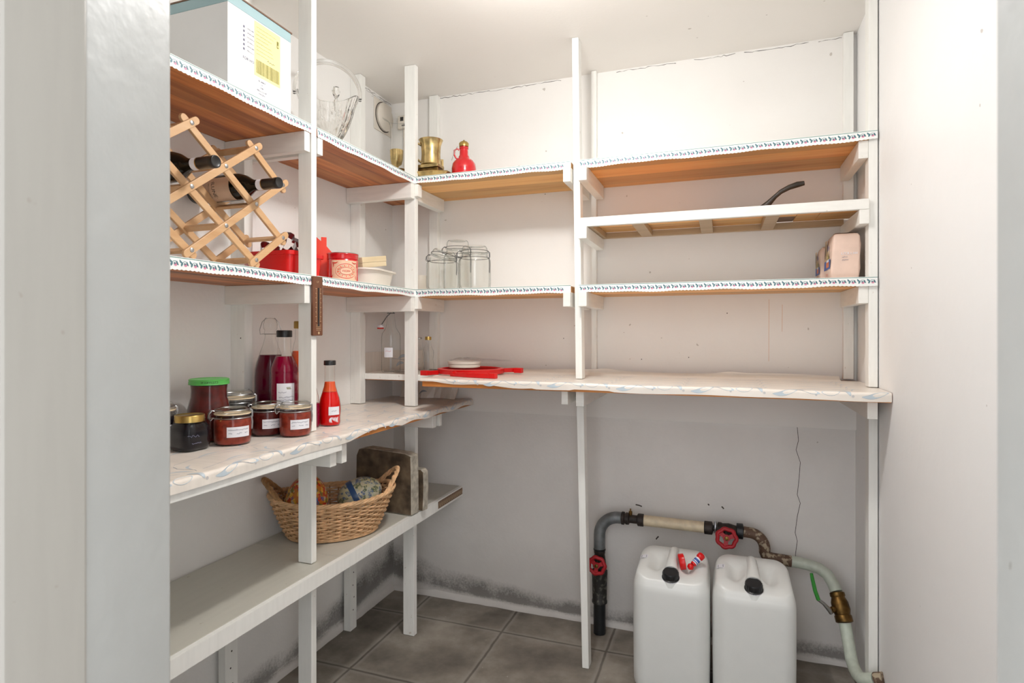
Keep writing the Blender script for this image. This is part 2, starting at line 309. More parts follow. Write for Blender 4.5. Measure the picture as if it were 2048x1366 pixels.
# ------------------------------------------------------------------ mesh helpers
class MB:
    def __init__(s): s.v = []; s.f = []; s.m = []; s.sm = []; s.mats = []
    def slot(s, mat):
        if mat not in s.mats: s.mats.append(mat)
        return s.mats.index(mat)
    def add(s, vs, fs, mat, smooth=False, T=None):
        b = len(s.v)
        s.v += [tuple(T @ Vector(p)) if T else tuple(p) for p in vs]
        k = s.slot(mat)
        for f in fs: s.f.append([b + i for i in f]); s.m.append(k); s.sm.append(smooth)
        return s
    def box(s, x0, x1, y0, y1, z0, z1, mat, T=None):
        vs = [(x0, y0, z0), (x1, y0, z0), (x1, y1, z0), (x0, y1, z0), (x0, y0, z1), (x1, y0, z1), (x1, y1, z1), (x0, y1, z1)]
        return s.add(vs, [(0, 3, 2, 1), (4, 5, 6, 7), (0, 1, 5, 4), (1, 2, 6, 5), (2, 3, 7, 6), (3, 0, 4, 7)], mat, False, T)
    def skewbox(s, lo_, hi, mat):   # lo_, hi : (x0,x1,y0,y1,z) rectangles
        a, b = lo_, hi
        vs = [(a[0], a[2], a[4]), (a[1], a[2], a[4]), (a[1], a[3], a[4]), (a[0], a[3], a[4]), (b[0], b[2], b[4]), (b[1], b[2], b[4]), (b[1], b[3], b[4]), (b[0], b[3], b[4])]
        return s.add(vs, [(0, 3, 2, 1), (4, 5, 6, 7), (0, 1, 5, 4), (1, 2, 6, 5), (2, 3, 7, 6), (3, 0, 4, 7)], mat)
    def prism(s, pts, z0, z1, mat, T=None, smooth=False):
        n = len(pts); vs = [(x, y, z0) for x, y in pts] + [(x, y, z1) for x, y in pts]
        fs = [tuple(reversed(range(n))), tuple(range(n, 2 * n))] + [(i, (i + 1) % n, n + (i + 1) % n, n + i) for i in range(n)]
        return s.add(vs, fs, mat, smooth, T)
    def lathe(s, prof, mat, n=32, T=None, smooth=True, close=True, sq=None, fn=None):
        vs = []
        for r, z in prof:
            for i in range(n):
                a = 2 * PI * i / n; x, y = r * math.cos(a), r * math.sin(a)
                if sq:
                    k = (abs(math.cos(a)) ** sq + abs(math.sin(a)) ** sq) ** (-1 / sq); x *= k; y *= k
                p = (x, y, z)
                if fn: p = fn(p, a)
                vs.append(p)
        fs = []
        for j in range(len(prof) - 1):
            for i in range(n): fs.append((j * n + i, j * n + (i + 1) % n, (j + 1) * n + (i + 1) % n, (j + 1) * n + i))
        if close:
            if prof[0][0] > 1e-5: fs.append(tuple(reversed(range(n))))
            if prof[-1][0] > 1e-5: fs.append(tuple(range((len(prof) - 1) * n, len(prof) * n)))
        return s.add(vs, fs, mat, smooth, T)
    def tube(s, path, r, mat, n=10, closed=False, T=None, caps=True, smooth=True):
        P = [Vector(p) for p in path]; m = len(P); vs = []
        up = None
        for i, p in enumerate(P):
            if closed: t = P[(i + 1) % m] - P[i - 1]
            else: t = P[min(i + 1, m - 1)] - P[max(i - 1, 0)]
            t.normalize()
            if up is None: up = Vector((0, 0, 1)) if abs(t.z) < 0.9 else Vector((1, 0, 0))
            u = t.cross(up)
            if u.length < 1e-6: u = t.cross(Vector((0.3, 1, 0.2)))
            u.normalize(); v_ = u.cross(t).normalized(); up = v_
            rr = r[i] if isinstance(r, (list, tuple)) else r
            for k in range(n):
                a = 2 * PI * k / n; vs.append(tuple(p + (u * math.cos(a) + v_ * math.sin(a)) * rr))
        fs = []
        for j in range(m if closed else m - 1):
            for k in range(n):
                a, b = j * n, ((j + 1) % m) * n
                fs.append((a + k, b + k, b + (k + 1) % n, a + (k + 1) % n))
        if caps and not closed: fs.append(tuple(range(n))); fs.append(tuple(reversed(range((m - 1) * n, m * n))))
        return s.add(vs, fs, mat, smooth, T)
    def build(s, name, parent=None, loc=(0, 0, 0), bevel=0.0, seg=2, angle=40):
        me = bpy.data.meshes.new(name)
        L = Vector(loc)
        me.from_pydata([tuple(Vector(p) - L) for p in s.v], [], s.f)
        for m in s.mats: me.materials.append(M[m])
        me.polygons.foreach_set('material_index', s.m); me.polygons.foreach_set('use_smooth', s.sm)
        bm = bmesh.new(); bm.from_mesh(me); bmesh.ops.recalc_face_normals(bm, faces=bm.faces); bm.to_mesh(me); bm.free()
        me.update()
        if any(s.sm): me.set_sharp_from_angle(angle=R(50))
        o = bpy.data.objects.new(name, me); col.objects.link(o)
        if parent: o.parent = parent
        o.location = loc
        if bevel:
            b = o.modifiers.new('bevel', 'BEVEL'); b.width = bevel; b.segments = seg; b.limit_method = 'ANGLE'; b.angle_limit = R(angle)
        return o
def tag(o, label, cat, group=None):
    o['label'] = label; o['category'] = cat
    if group: o['group'] = group
    return o
def struct(o): o['kind'] = 'structure'; return o
def thing(name, label, cat, loc=(0, 0, 0), rz=0, group=None):
    o = bpy.data.objects.new(name, None); col.objects.link(o); o.location = loc; o.rotation_euler = (0, 0, rz); o.empty_display_size = 0.05
    return tag(o, label, cat, group)
def copy_tree(o, parent=None):
    c = o.copy(); col.objects.link(c); c.parent = parent
    for ch in list(o.children): copy_tree(ch, c)
    return c
def text_mesh(t, size):
    cu = bpy.data.curves.new('t', 'FONT'); cu.body = t; cu.size = size; cu.align_x = 'CENTER'; cu.align_y = 'CENTER'; cu.resolution_u = 2
    o = bpy.data.objects.new('t', cu); col.objects.link(o); dg = bpy.context.evaluated_depsgraph_get(); dg.update()
    me = o.evaluated_get(dg).to_mesh(); vs = [tuple(v.co) for v in me.vertices]; fs = [tuple(p.vertices) for p in me.polygons]
    o.evaluated_get(dg).to_mesh_clear(); bpy.data.objects.remove(o); bpy.data.curves.remove(cu)
    return vs, fs
def glyph_marks(n, size, seed=1):
    """row of n small letter-like strokes, too small to read, centred on the origin"""
    rg = random.Random(seed + n); vs = []; fs = []; w_ = size * 0.62; st = size * 0.075
    def q(x0, y0, x1, y1): b0 = len(vs); vs.extend([(x0, y0), (x1, y0), (x1, y1), (x0, y1)]); fs.append((b0, b0 + 1, b0 + 2, b0 + 3))
    for i in range(n):
        x = (i - n / 2 + 0.1) * w_; h = size * 0.68
        k = rg.randrange(5)
        if k in (0, 1, 2, 4): q(x, -h / 2, x + st * 1.6, h / 2)
        if k in (1, 3): q(x, -h / 2, x + w_ * 0.7, -h / 2 + st * 1.3)
        if k in (2, 3, 4): q(x, h / 2 - st * 1.3, x + w_ * 0.7, h / 2)
        if k in (0, 4): q(x, -st * 0.6, x + w_ * 0.7, st * 0.6)
        if k in (0, 2, 3): q(x + w_ * 0.62, -h / 2, x + w_ * 0.62 + st * 1.6, h / 2)
    return vs, fs
def ribbon2d(pts, wd):
    """flat strip polygon quads along 2-D points"""
    vs = []; fs = []
    for i, (x, y) in enumerate(pts):
        a = pts[max(i - 1, 0)]; b = pts[min(i + 1, len(pts) - 1)]
        dx, dy = b[0] - a[0], b[1] - a[1]; l = math.hypot(dx, dy) or 1
        w_ = wd[i] if isinstance(wd, (list, tuple)) else wd
        vs += [(x - dy / l * w_, y + dx / l * w_), (x + dy / l * w_, y - dx / l * w_)]
    for i in range(len(pts) - 1): fs.append((2 * i, 2 * i + 1, 2 * i + 3, 2 * i + 2))
    return vs, fs
def leaf2d(x0, y0, x1, y1, wd, bend=0.2, n=7, s=0.0):
    pts = []; ws = []
    for i in range(n + 1):
        t = i / n; dx, dy = x1 - x0, y1 - y0; b = math.sin(t * PI) * bend + math.sin(2 * PI * t) * s
        pts.append((x0 + dx * t - dy * b, y0 + dy * t + dx * b)); ws.append(wd * math.sin(PI * min(1, t * 0.96 + 0.02)) ** 0.8 + 1e-5)
    return ribbon2d(pts, ws)
def scribble(x0, x1, y, h, seed=0, step=None):
    rnd = random.Random(seed); pts = []; x = x0; step = step or h * 0.32
    while x < x1:
        pts.append((x, y + rnd.uniform(-0.5, 0.5) * h)); x += step * rnd.uniform(0.5, 1.4)
    return pts
def on_cyl(r, zc, ang0, sq=None):
    """maps label u (arc length), v (height) to a cylinder"""
    def f(u, v, off=0.0):
        a = ang0 + u / r; rr = r + off; x, y = math.cos(a), math.sin(a)
        if sq:
            k = (abs(x) ** sq + abs(y) ** sq) ** (-1 / sq); x *= k; y *= k
        return (rr * x, rr * y, zc + v)
    return f
def patch(mb, f, u0, u1, v0, v1, mat, n=10, off=0.0006):
    vs = []; fs = []
    for i in range(n + 1):
        u = u0 + (u1 - u0) * i / n; vs += [f(u, v0, off), f(u, v1, off)]
    for i in range(n): fs.append((2 * i, 2 * i + 2, 2 * i + 3, 2 * i + 1))
    mb.add(vs, fs, mat, True)
def put2d(mb, f, vf, mat, off=0.001):
    mb.add([f(p[0], p[1], off) for p in vf[0]], vf[1], mat)

# ------------------------------------------------------------------ setting
XL, XR, YB, ZC = -1.44, 0.45, 2.36, 2.257
YFW, YIN = 0.30, 0.435          # front wall (doorway) outer and inner face
b = MB().box(XL - 0.1, XR + 0.1, -1.2, YB + 0.1, -0.1, 0, 'concrete'); struct(b.build('floor'))
b = MB().box(XL - 0.1, XR + 0.1, YFW - 0.1, YB + 0.1, ZC, ZC + 0.1, 'ceil'); struct(b.build('ceiling'))
b = MB().box(XL - 0.1, XL, YFW - 0.1, YB + 0.1, 0, ZC, 'wall_left'); 
rq = random.Random(5)
for (ya, yb, dz, wd_) in ((2.075, 2.355, 0.006, 0.0016), (2.15, 2.34, 0.014, 0.0009), (2.19, 2.30, 0.022, 0.0006), (2.24, 2.36, 0.03, 0.0007)):
    pts_ = []; y_ = ya
    while y_ < yb: pts_.append((y_, ZC - dz - rq.uniform(0, 0.006))); y_ += rq.uniform(0.006, 0.015)
    vs, fs = ribbon2d(pts_, [rq.uniform(0.0002, wd_) for _ in pts_]); b.add([(XL + 0.0005, y, z) for y, z in vs], fs, 'mark_dark')
struct(b.build('wall_left'))
b = MB().box(XR, XR + 0.1, YFW - 0.1, YB + 0.1, 0, ZC, 'wall_right'); struct(b.build('wall_right'))
b = MB().box(XL, XR, YB + 0.012, YB + 0.1, 0, ZC, 'wall_low')
# hairline crack running down the plaster
cz = [0.85, 0.80, 0.765, 0.72, 0.66, 0.60, 0.57, 0.52, 0.46, 0.43, 0.38, 0.33]
cx = [0.262, 0.266, 0.258, 0.272, 0.268, 0.262, 0.272, 0.262, 0.255, 0.262, 0.256, 0.259]
vs, fs = ribbon2d(list(zip(cx, cz)), 0.0009)
b.add([(x, YB + 0.0115, z) for x, z in vs], fs, 'mark_dark')
for (x0, z0, x1, z1) in ((-0.325, 0.505, -0.30, 0.5), (-0.245, 0.375, -0.235, 0.388), (0.0, 0.53, 0.008, 0.522), (-0.05, 0.535, -0.045, 0.53)):
    vs, fs = ribbon2d([(x0, z0), ((x0 + x1) / 2, (z0 + z1) / 2 + 0.001), (x1, z1)], 0.0025)
    b.add([(x, YB + 0.0113, z) for x, z in vs], fs, 'mark_dark')
struct(b.build('wall_back'))
b = MB().box(XL, XR, YB, YB + 0.011, 0.85, ZC, 'wall_up'); 
rq = random.Random(21)
for (xa, xb) in ((-1.20, -0.62), (-0.40, -0.15), (-0.1, 0.06), (0.08, 0.30), (0.33, 0.44)):
    pts_ = []; x_ = xa
    while x_ < xb: pts_.append((x_, ZC - 0.004 - rq.uniform(0, 0.006))); x_ += rq.uniform(0.008, 0.02)
    vs, fs = ribbon2d(pts_, [rq.uniform(0.0002, 0.0012) for _ in pts_]); b.add([(x, YB - 0.0004, z) for x, z in vs], fs, 'mark_dark')
for (x_, z_) in ((-0.62, 1.172), (-0.12, 1.10), (0.02, 1.27), (0.245, 1.66), (-0.30, 1.09), (-0.70, 1.78)):
    pts_ = [(x_ + 0.0022 * math.cos(k), z_ + 0.002 * math.sin(k)) for k in range(6)]; b.add([(x, YB - 0.0004, z) for x, z in pts_], [tuple(range(6))], 'mark_dark')
for (x_, z0_, z1_) in ((0.165, 1.09, 1.32), (0.21, 1.20, 1.30)):
    vs, fs = ribbon2d([(x_, z0_), (x_ + 0.001, z1_)], 0.0007); b.add([(x, YB - 0.0004, z) for x, z in vs], fs, 'tin_cream')
struct(b.build('trim_1'))            # board panelling on the upper back wall
# rough plaster skirting at the floor
rnd = random.Random(3); b = MB()
pts = [(0, 0), (0.016, 0)]
def skirt(mb, x0, y0, x1, y1, nx, ny, hgt, mat):
    n = 44; vs = []
    for i in range(n + 1):
        t = i / n; x = x0 + (x1 - x0) * t; y = y0 + (y1 - y0) * t; h = hgt * rnd.uniform(0.7, 1.1); d = 0.012 * rnd.uniform(0.7, 1.2)
        vs += [(x + nx * d, y + ny * d, 0.0), (x + nx * d * 0.8, y + ny * d * 0.8, h * 0.6), (x, y, h)]
    fs = []
    for i in range(n):
        for k in range(2): fs.append((3 * i + k, 3 * i + 3 + k, 3 * i + 4 + k, 3 * i + 1 + k))
    mb.add(vs, fs, mat, True)
skirt(b, XL, YB + 0.012, XR, YB + 0.012, 0, -1, 0.026, 'wall_low'); struct(b.build('baseboard_back'))
b = MB(); skirt(b, XL, YIN, XL, YB, 1, 0, 0.034, 'wall_low'); struct(b.build('baseboard_left'))
# front wall with the doorway the camera looks through
b = MB()
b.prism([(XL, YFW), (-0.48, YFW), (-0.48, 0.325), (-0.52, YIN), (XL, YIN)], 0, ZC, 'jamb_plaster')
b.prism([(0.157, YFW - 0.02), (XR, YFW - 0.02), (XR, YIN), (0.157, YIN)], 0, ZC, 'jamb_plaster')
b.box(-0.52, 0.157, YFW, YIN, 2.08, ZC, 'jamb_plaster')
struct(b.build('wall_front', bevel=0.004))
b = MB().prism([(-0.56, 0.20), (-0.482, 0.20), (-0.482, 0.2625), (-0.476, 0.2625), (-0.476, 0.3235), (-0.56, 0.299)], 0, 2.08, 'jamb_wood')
# old paint drip across the frame
vs, fs = ribbon2d([(0.268, 0.845), (0.28, 0.855), (0.295, 0.868), (0.31, 0.874), (0.322, 0.877)], [0.003, 0.004, 0.002, 0.0012, 0.0005])
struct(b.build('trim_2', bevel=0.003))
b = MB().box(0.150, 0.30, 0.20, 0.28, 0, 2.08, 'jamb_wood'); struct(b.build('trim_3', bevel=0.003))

# ceiling lamp (just above the frame): rose, socket; the bulb itself is the point light
t = thing('ceiling_lamp', 'small white ceiling lamp holder with bare bulb in the middle of the ceiling', 'lamp', (LAMP[0], LAMP[1], ZC))
MB().lathe([(0.05, -0.001), (0.05, -0.012), (0.03, -0.03), (0.022, -0.031)], 'plastic_white').build('rose', t)
MB().lathe([(0.0218, -0.0315), (0.0218, -0.062), (0.018, -0.075)], 'plastic_white').build('socket', t)

# ------------------------------------------------------------------ shelving frames
P0Y, P1Y, P2Y = (1.418, 1.441), (2.036, 2.060), (2.045, 2.09)
Z1, Z2 = 1.785, 1.341          # underside of the two pine shelf levels
BT = 0.022
CL, CB = 0.900, 1.026          # board tops of the left and back worktops
def bar(mb, *a): mb.box(*a, 'white_x')
def nails(mb, pts, nrm, mat='mark_dark', r=0.0022):
    for p in pts:
        T = Matrix.Translation(p) @ Vector(nrm).to_track_quat('Z', 'Y').to_matrix().to_4x4()
        mb.lathe([(r, 0), (r, 0.0004)], mat, 8, T)
def frame(name, label, loc):
    return thing(name, label, 'shelf frame', loc)
def part(parent, name, mb, bevel=0.0015):
    o = mb.build(name, parent, bevel=bevel)
    o.location = -parent.location            # geometry is written in room coordinates
    return o
def stk(parent, name, *box, mat='white', bevel=0.0015):
    return part(parent, name, MB().box(*box, mat), bevel)

G = 'white battens of the pantry shelving above the worktops'
f = frame('shelf_support', 'white wooden shelf support at the left wall nearest the door', (-1.163, 1.43, CL + 0.004))
stk(f, 'front_post', -1.187, -1.139, *P0Y, CL + 0.005, ZC - 0.001)
b = MB().box(XL + 0.0005, -1.386, 1.412, 1.446, CL + 0.005, ZC - 0.001, 'white')
nails(b, [(-1.4, 1.412, 1.18), (-1.3855, 1.43, 1.02)], (0, -1, 0)); part(f, 'wall_post', b)
for z in (Z1, Z2):
    stk(f, 'cross_bar', XL + 0.001, -1.139, 1.388, 1.411, z - 0.058, z - 0.0005, mat='white_x')
    stk(f, 'cross_bar', XL + 0.001, -1.139, 1.4465, 1.470, z - 0.052, z - 0.0005, mat='white_x')
f = frame('shelf_support', 'white wooden shelf support standing in the room corner where the two runs of shelves meet', (-1.165, 2.048, CL + 0.004))
stk(f, 'front_post', -1.187, -1.139, *P1Y, CL + 0.005, ZC - 0.001)
stk(f, 'wall_post', XL + 0.0005, -1.391, 2.0335, 2.070, CL + 0.005, ZC - 0.001)
b = MB().box(-1.234, -1.192, 2.332, YB - 0.0005, CB + 0.006, ZC - 0.001, 'white'); part(f, 'wall_post', b)
for z in (Z1, Z2):
    stk(f, 'cross_bar', XL + 0.001, -1.139, 2.005, 2.0325, z - 0.062, z - 0.0005, mat='white_x')
    stk(f, 'cross_bar', -1.1905, -1.158, 2.061, 2.331, z - 0.055, z - 0.0005, mat='white_x')
    stk(f, 'block', -1.1385, -1.123, 2.030, 2.062, z - 0.052, z - 0.004, mat='white_x')
f = frame('shelf_support', 'white wooden shelf support in the middle of the back wall with a slightly leaning post', (-0.485, 2.067, CB + 0.004))
b = MB().skewbox((-0.493, -0.469, *P2Y, CB + 0.005), (-0.507, -0.483, *P2Y, ZC - 0.001), 'white'); part(f, 'front_post', b)
stk(f, 'wall_post', -0.4975, -0.4765, 2.331, YB - 0.0005, CB + 0.006, ZC - 0.001)
for z in (Z1, Z2):
    stk(f, 'cross_bar', -0.531, -0.5045, 2.012, 2.33, z - 0.052, z - 0.0005, mat='white_x')
    stk(f, 'cross_bar', -0.4765, -0.446, 2.012, 2.33, z - 0.052, z - 0.0005, mat='white_x')
stk(f, 'cross_bar', -0.4765, -0.446, 2.012, 2.33, 1.528, 1.5715, mat='white_x')
f = frame('shelf_support', 'white wooden shelf support in the right corner against the right wall', (0.434, 2.065, CB + 0.004))
stk(f, 'front_post', 0.4220, 0.4465, 2.04, 2.087, CB + 0.005, ZC - 0.001)
stk(f, 'wall_post', 0.405, 0.437, 2.332, YB - 0.0005, CB + 0.006, ZC - 0.001)
for z in (Z1, Z2): stk(f, 'cross_bar', 0.395, 0.4215, 2.04, 2.331, z - 0.055, z - 0.0005, mat='white_x')
stk(f, 'cross_bar', 0.395, 0.4215, 2.026, 2.331, 1.528, 1.5715, mat='white_x')

# posts and bars below the worktops
def lower(label, loc, boxes, holes=None):
    f = frame('shelf_leg_frame', label, loc)
    for nm, bx in boxes:
        mb = MB().box(*bx, 'white' if 'bar' not in nm else 'white_x')
        if holes and nm == 'wall_leg':
            nails(mb, [(bx[1], (bx[2] + bx[3]) / 2 + 0.004 * math.sin(i * 2.3), 0.43 - i * 0.05) for i in range(8)], (1, 0, 0), r=0.0028)
        part(f, nm, mb)
    return f
LB = 0.857
lower('white bars and post carrying the left worktop above the lower shelf, beside the basket', (-1.163, 1.43, 0.514), [
    ('post', (-1.187, -1.139, *P0Y, 0.514, 0.8775)), ('cross_bar', (XL + 0.001, -1.050, 1.388, 1.4165, 0.812, LB - 0.001)),
    ('cross_bar', (XL + 0.001, -1.050, 1.4425, 1.466, 0.812, 0.8775))])
lower('white post and bar ends carrying the left worktop behind the stone slabs', (-1.163, 2.048, 0.514), [
    ('post', (-1.187, -1.139, *P1Y, 0.514, 0.8775)), ('cross_bar', (XL + 0.001, -1.045, 2.006, 2.034, 0.828, 0.8775)),
    ('cross_bar', (XL + 0.001, -1.045, 2.0615, 2.082, 0.828, 0.8775))])
lower('white floor post with wall leg under the lower left shelf nearest the door', (-1.163, 1.43, 0.001), [
    ('post', (-1.187, -1.139, *P0Y, 0.001, 0.4685)), ('wall_leg', (XL + 0.014, -1.400, 1.352, 1.40, 0.001, 0.4685))], holes=True)
lower('white floor post with drilled wall leg under the far end of the lower left shelf', (-1.163, 2.048, 0.001), [
    ('post', (-1.187, -1.139, 2.026, 2.050, 0.001, 0.4685)), ('wall_leg', (XL + 0.014, -1.396, 1.972, 2.014, 0.001, 0.4685))], holes=True)
f = frame('shelf_leg_frame', 'white leaning floor post under the middle of the back worktop, left of the pipe', (-0.46, 2.067, 0.001))
part(f, 'post', MB().skewbox((-0.468, -0.444, 2.04, 2.085, 0.001), (-0.490, -0.464, 2.04, 2.085, 0.9995), 'white'))
stk(f, 'cross_bar', -0.514, -0.4915, 1.925, 2.35, 0.952, 0.9995, mat='white_x')
stk(f, 'cross_bar', -0.4635, -0.436, 1.925, 2.35, 0.948, 0.9995, mat='white_x')
f = frame('shelf_leg_frame', 'white floor post in the right corner under the end of the back worktop', (0.434, 2.065, 0.001))
stk(f, 'post', 0.4220, 0.4465, 2.04, 2.087, 0.001, 0.9995)
stk(f, 'cross_bar', 0.395, 0.4215, 1.925, 2.35, 0.948, 0.9995, mat='white_x')

# ------------------------------------------------------------------ pine shelves with printed lace edging
def lace(parent, p0, p1, ztop, drop, out, seed=0):
    """scalloped printed strip along p0->p1 (xy), facing 'out'"""
    rnd = random.Random(seed)
    d = Vector((p1[0] - p0[0], p1[1] - p0[1], 0)); L = d.length; d.normalize(); o = Vector((out[0], out[1], 0))
    b = MB(); n = int(L / 0.0024); vs = []
    sag = lambda s: 0.0014 * math.sin(s * 17 + seed) + 0.001 * math.sin(s * 41 + seed * 2)
    def P(s, z, off): return tuple(Vector((p0[0], p0[1], 0)) + d * s + o * off + Vector((0, 0, z)))
    for i in range(n + 1):
        s = L * i / n; sc_ = abs(math.sin(s * PI / 0.0115)); zb = ztop - drop - 0.0022 * sc_ + sag(s)
        curl = 0.0018 + 0.002 * (0.5 + 0.5 * math.sin(s * 13 + seed))
        vs += [P(s, ztop, 0.0004), P(s, ztop, 0.0014), P(s, zb, curl), P(s, zb, curl - 0.0009)]
    fs = []
    for i in range(n):
        for k in range(4): fs.append((4 * i + k, 4 * i + 4 + k, 4 * i + 4 + (k + 1) % 4, 4 * i + (k + 1) % 4))
    b.add(vs, fs, 'trim_white')
    def F(u, v, off=0.0):
        s = min(max(u, 0), L); t = v / drop; curl = 0.0018 + 0.002 * (0.5 + 0.5 * math.sin(s * 13 + seed))
        return P(s, ztop - v + sag(s) * t, 0.0014 + (curl - 0.0014) * t + 0.0003 + off)
    vf = ribbon2d([(L * i / 60, 0.0022) for i in range(61)], 0.0008); put2d(b, F, vf, 'trim_green', 0)
    u = 0.004; k = 0; D = drop
    while u < L - 0.024:
        j = rnd.uniform(-0.001, 0.001)
        put2d(b, F, leaf2d(u, 0.22 * D, u + 0.008, 0.48 * D + j, 0.0024), 'trim_leaf', 0)
        put2d(b, F, leaf2d(u + 0.004, 0.78 * D, u + 0.0085, 0.52 * D, 0.0025, -0.2), 'trim_leaf', 0)
        put2d(b, F, ribbon2d([(u + 0.006, 0.5 * D), (u + 0.011, 0.36 * D), (u + 0.016, 0.36 * D), (u + 0.021, 0.5 * D)], 0.0006), 'trim_leaf', 0.0001)
        put2d(b, F, leaf2d(u + 0.0115, 0.52 * D + j, u + 0.0185, 0.70 * D, 0.0038, 0.1), 'trim_pink', 0)
        put2d(b, F, leaf2d(u + 0.0105, 0.5 * D, u + 0.0145, 0.64 * D, 0.0023, -0.1), 'trim_leaf', 0.0001)
        put2d(b, F, leaf2d(u + 0.019, 0.34 * D, u + 0.0230, 0.68 * D, 0.0025, 0.2), 'trim_leaf', 0)
        u += 0.0262
    return b.build('lace_edging', parent)
def shelf(label, poly, z, mat, laces, group=None):
    cx = sum(p[0] for p in poly) / len(poly); cy = sum(p[1] for p in poly) / len(poly)
    t = thing('pine_shelf', label, 'shelf', (cx, cy, z), 0, group)
    o = MB().prism(poly, z, z + BT, mat).build('board', t, bevel=0.001); o.location = -t.location
    o = MB().prism(poly, z + BT + 0.0001, z + BT + 0.0006, 'trim_white').build('shelf_paper', t); o.location = -t.location
    for i, (a, c, out) in enumerate(laces):
        o = lace(t, a, c, z + BT + 0.004, 0.027, out, seed=i + int(abs(cx * 37 + z * 11))); o.location = -t.location
    return t
XF, YFs = -1.139, 2.034
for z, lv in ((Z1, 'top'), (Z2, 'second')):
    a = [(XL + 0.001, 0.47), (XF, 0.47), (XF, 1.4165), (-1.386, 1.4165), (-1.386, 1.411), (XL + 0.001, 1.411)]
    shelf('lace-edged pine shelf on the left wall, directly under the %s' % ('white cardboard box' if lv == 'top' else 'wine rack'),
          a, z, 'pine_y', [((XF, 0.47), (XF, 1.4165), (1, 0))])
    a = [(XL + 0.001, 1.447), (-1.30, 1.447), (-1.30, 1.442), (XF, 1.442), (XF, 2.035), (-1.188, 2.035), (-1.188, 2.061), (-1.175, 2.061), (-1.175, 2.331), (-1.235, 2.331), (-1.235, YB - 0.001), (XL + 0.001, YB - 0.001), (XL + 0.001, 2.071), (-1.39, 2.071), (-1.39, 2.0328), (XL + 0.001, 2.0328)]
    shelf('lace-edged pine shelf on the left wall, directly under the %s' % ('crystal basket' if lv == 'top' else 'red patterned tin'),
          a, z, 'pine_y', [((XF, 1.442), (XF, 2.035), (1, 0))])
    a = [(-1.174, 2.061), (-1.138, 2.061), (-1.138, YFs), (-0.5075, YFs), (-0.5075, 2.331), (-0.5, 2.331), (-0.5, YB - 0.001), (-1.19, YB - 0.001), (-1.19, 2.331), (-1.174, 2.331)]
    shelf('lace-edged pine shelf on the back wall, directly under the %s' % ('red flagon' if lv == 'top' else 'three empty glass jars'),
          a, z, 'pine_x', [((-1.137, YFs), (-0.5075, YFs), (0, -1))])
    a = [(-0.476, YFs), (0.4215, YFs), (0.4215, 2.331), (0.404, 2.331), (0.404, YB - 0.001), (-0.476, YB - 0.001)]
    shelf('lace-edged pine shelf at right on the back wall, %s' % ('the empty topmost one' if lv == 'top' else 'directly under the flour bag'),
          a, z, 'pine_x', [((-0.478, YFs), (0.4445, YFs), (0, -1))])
# slatted shelf with a white front rail between them
t = thing('slatted_shelf', 'thin shelf with plain white front rail and raw battens underneath, carrying the iron pan', 'shelf', (-0.03, 2.19, 1.572))
def tp(nm, mb, bevel=0.0012): o = mb.build(nm, t, bevel=bevel); o.location = -t.location
tp('front_rail', MB().skewbox((-0.4755, 0.4215, 2.028, 2.046, 1.5725), (-0.4755, 0.4215, 2.028, 2.046, 1.604), 'white_x'))
tp('added_gap_cover', MB().box(0.161, 0.2400, 2.2105, 2.3178, 1.5975, 1.602, 'card_brown'))  # added dark piece over the board gap, stops lamplight leaking onto the wall
tp('back_rail', MB().box(-0.4755, 0.4035, 2.318, 2.335, 1.5725, 1.595, 'pine_raw'))
tp('top_panel', MB().box(-0.4755, 0.16, 2.0462, 2.3178, 1.5955, 1.602, 'pine_x'))
for x0, x1 in ((0.161, 0.24), (0.241, 0.31), (0.311, 0.421)): tp('top_board', MB().box(x0, x1, 2.0462, 2.3178 if x0 != 0.161 else 2.21, 1.5955, 1.602, 'pine_x'))
for x in (-0.4755, -0.295, -0.072, 0.135): tp('batten', MB().box(x, x + 0.042, 2.0465, 2.3175, 1.573, 1.595, 'pine_raw'))

# ------------------------------------------------------------------ worktops with oilcloth
def cloth_map(kind, edge, top, r=0.007):
    """u along the edge, v: distance from the edge, negative onto the top, positive down the front"""
    def f(u, v, off=0.0):
        q = PI * r / 2
        if v <= 0: a, z = r - v, r; nx, nz = 0, 1; a_ = -v + r; h = 0
        if v <= 0: dx, dz, nx, nz = -v + r, 0.0, 0.0, 1.0
        elif v < q: th = v / r; dx, dz, nx, nz = r - r * math.sin(th), -(r - r * math.cos(th)), math.sin(th), math.cos(th)
        else: dx, dz, nx, nz = 0.0, -r - (v - q), 1.0, 0.0
        wave = 0.0022 * math.sin(u * 11 + 1) * (1 if v > 0 else max(0, 1 + v / 0.06))
        dx += -0.0025 * math.sin(u * 8.5) * (max(0, v) / 0.03)
        h = top + dz + wave * 0.6 + nz * off; o = -dx + nx * off + 0.001
        return (edge + o, u, h) if kind == 'left' else (u, edge - o, h)
    return f
def cloth(parent, f, u0, u1, vback, vfront, slope=None, n=90):
    b = MB(); vs = []; fs = []
    for i in range(n + 1):
        u = u0 + (u1 - u0) * i / n; vf = vfront(u) if callable(vfront) else vfront
        vlist = [vback, vback * 0.75, vback * 0.5, vback * 0.25, -0.06, -0.03, -0.01, 0, 0.003, 0.006, 0.009, 0.012, vf * 0.5 + 0.006, max(vf, 0.0125)]
        vs += [f(u, v, 0) for v in vlist] + [f(u, max(vf, 0.0125), 0.0009)] + [f(u, v, 0.0009) for v in reversed(vlist[:-1])]
    k = len(vlist) * 2
    for i in range(n):
        for j in range(k): fs.append((i * k + j, (i + 1) * k + j, (i + 1) * k + (j + 1) % k, i * k + (j + 1) % k))
    b.add(vs, fs, 'cloth', True)
    return b
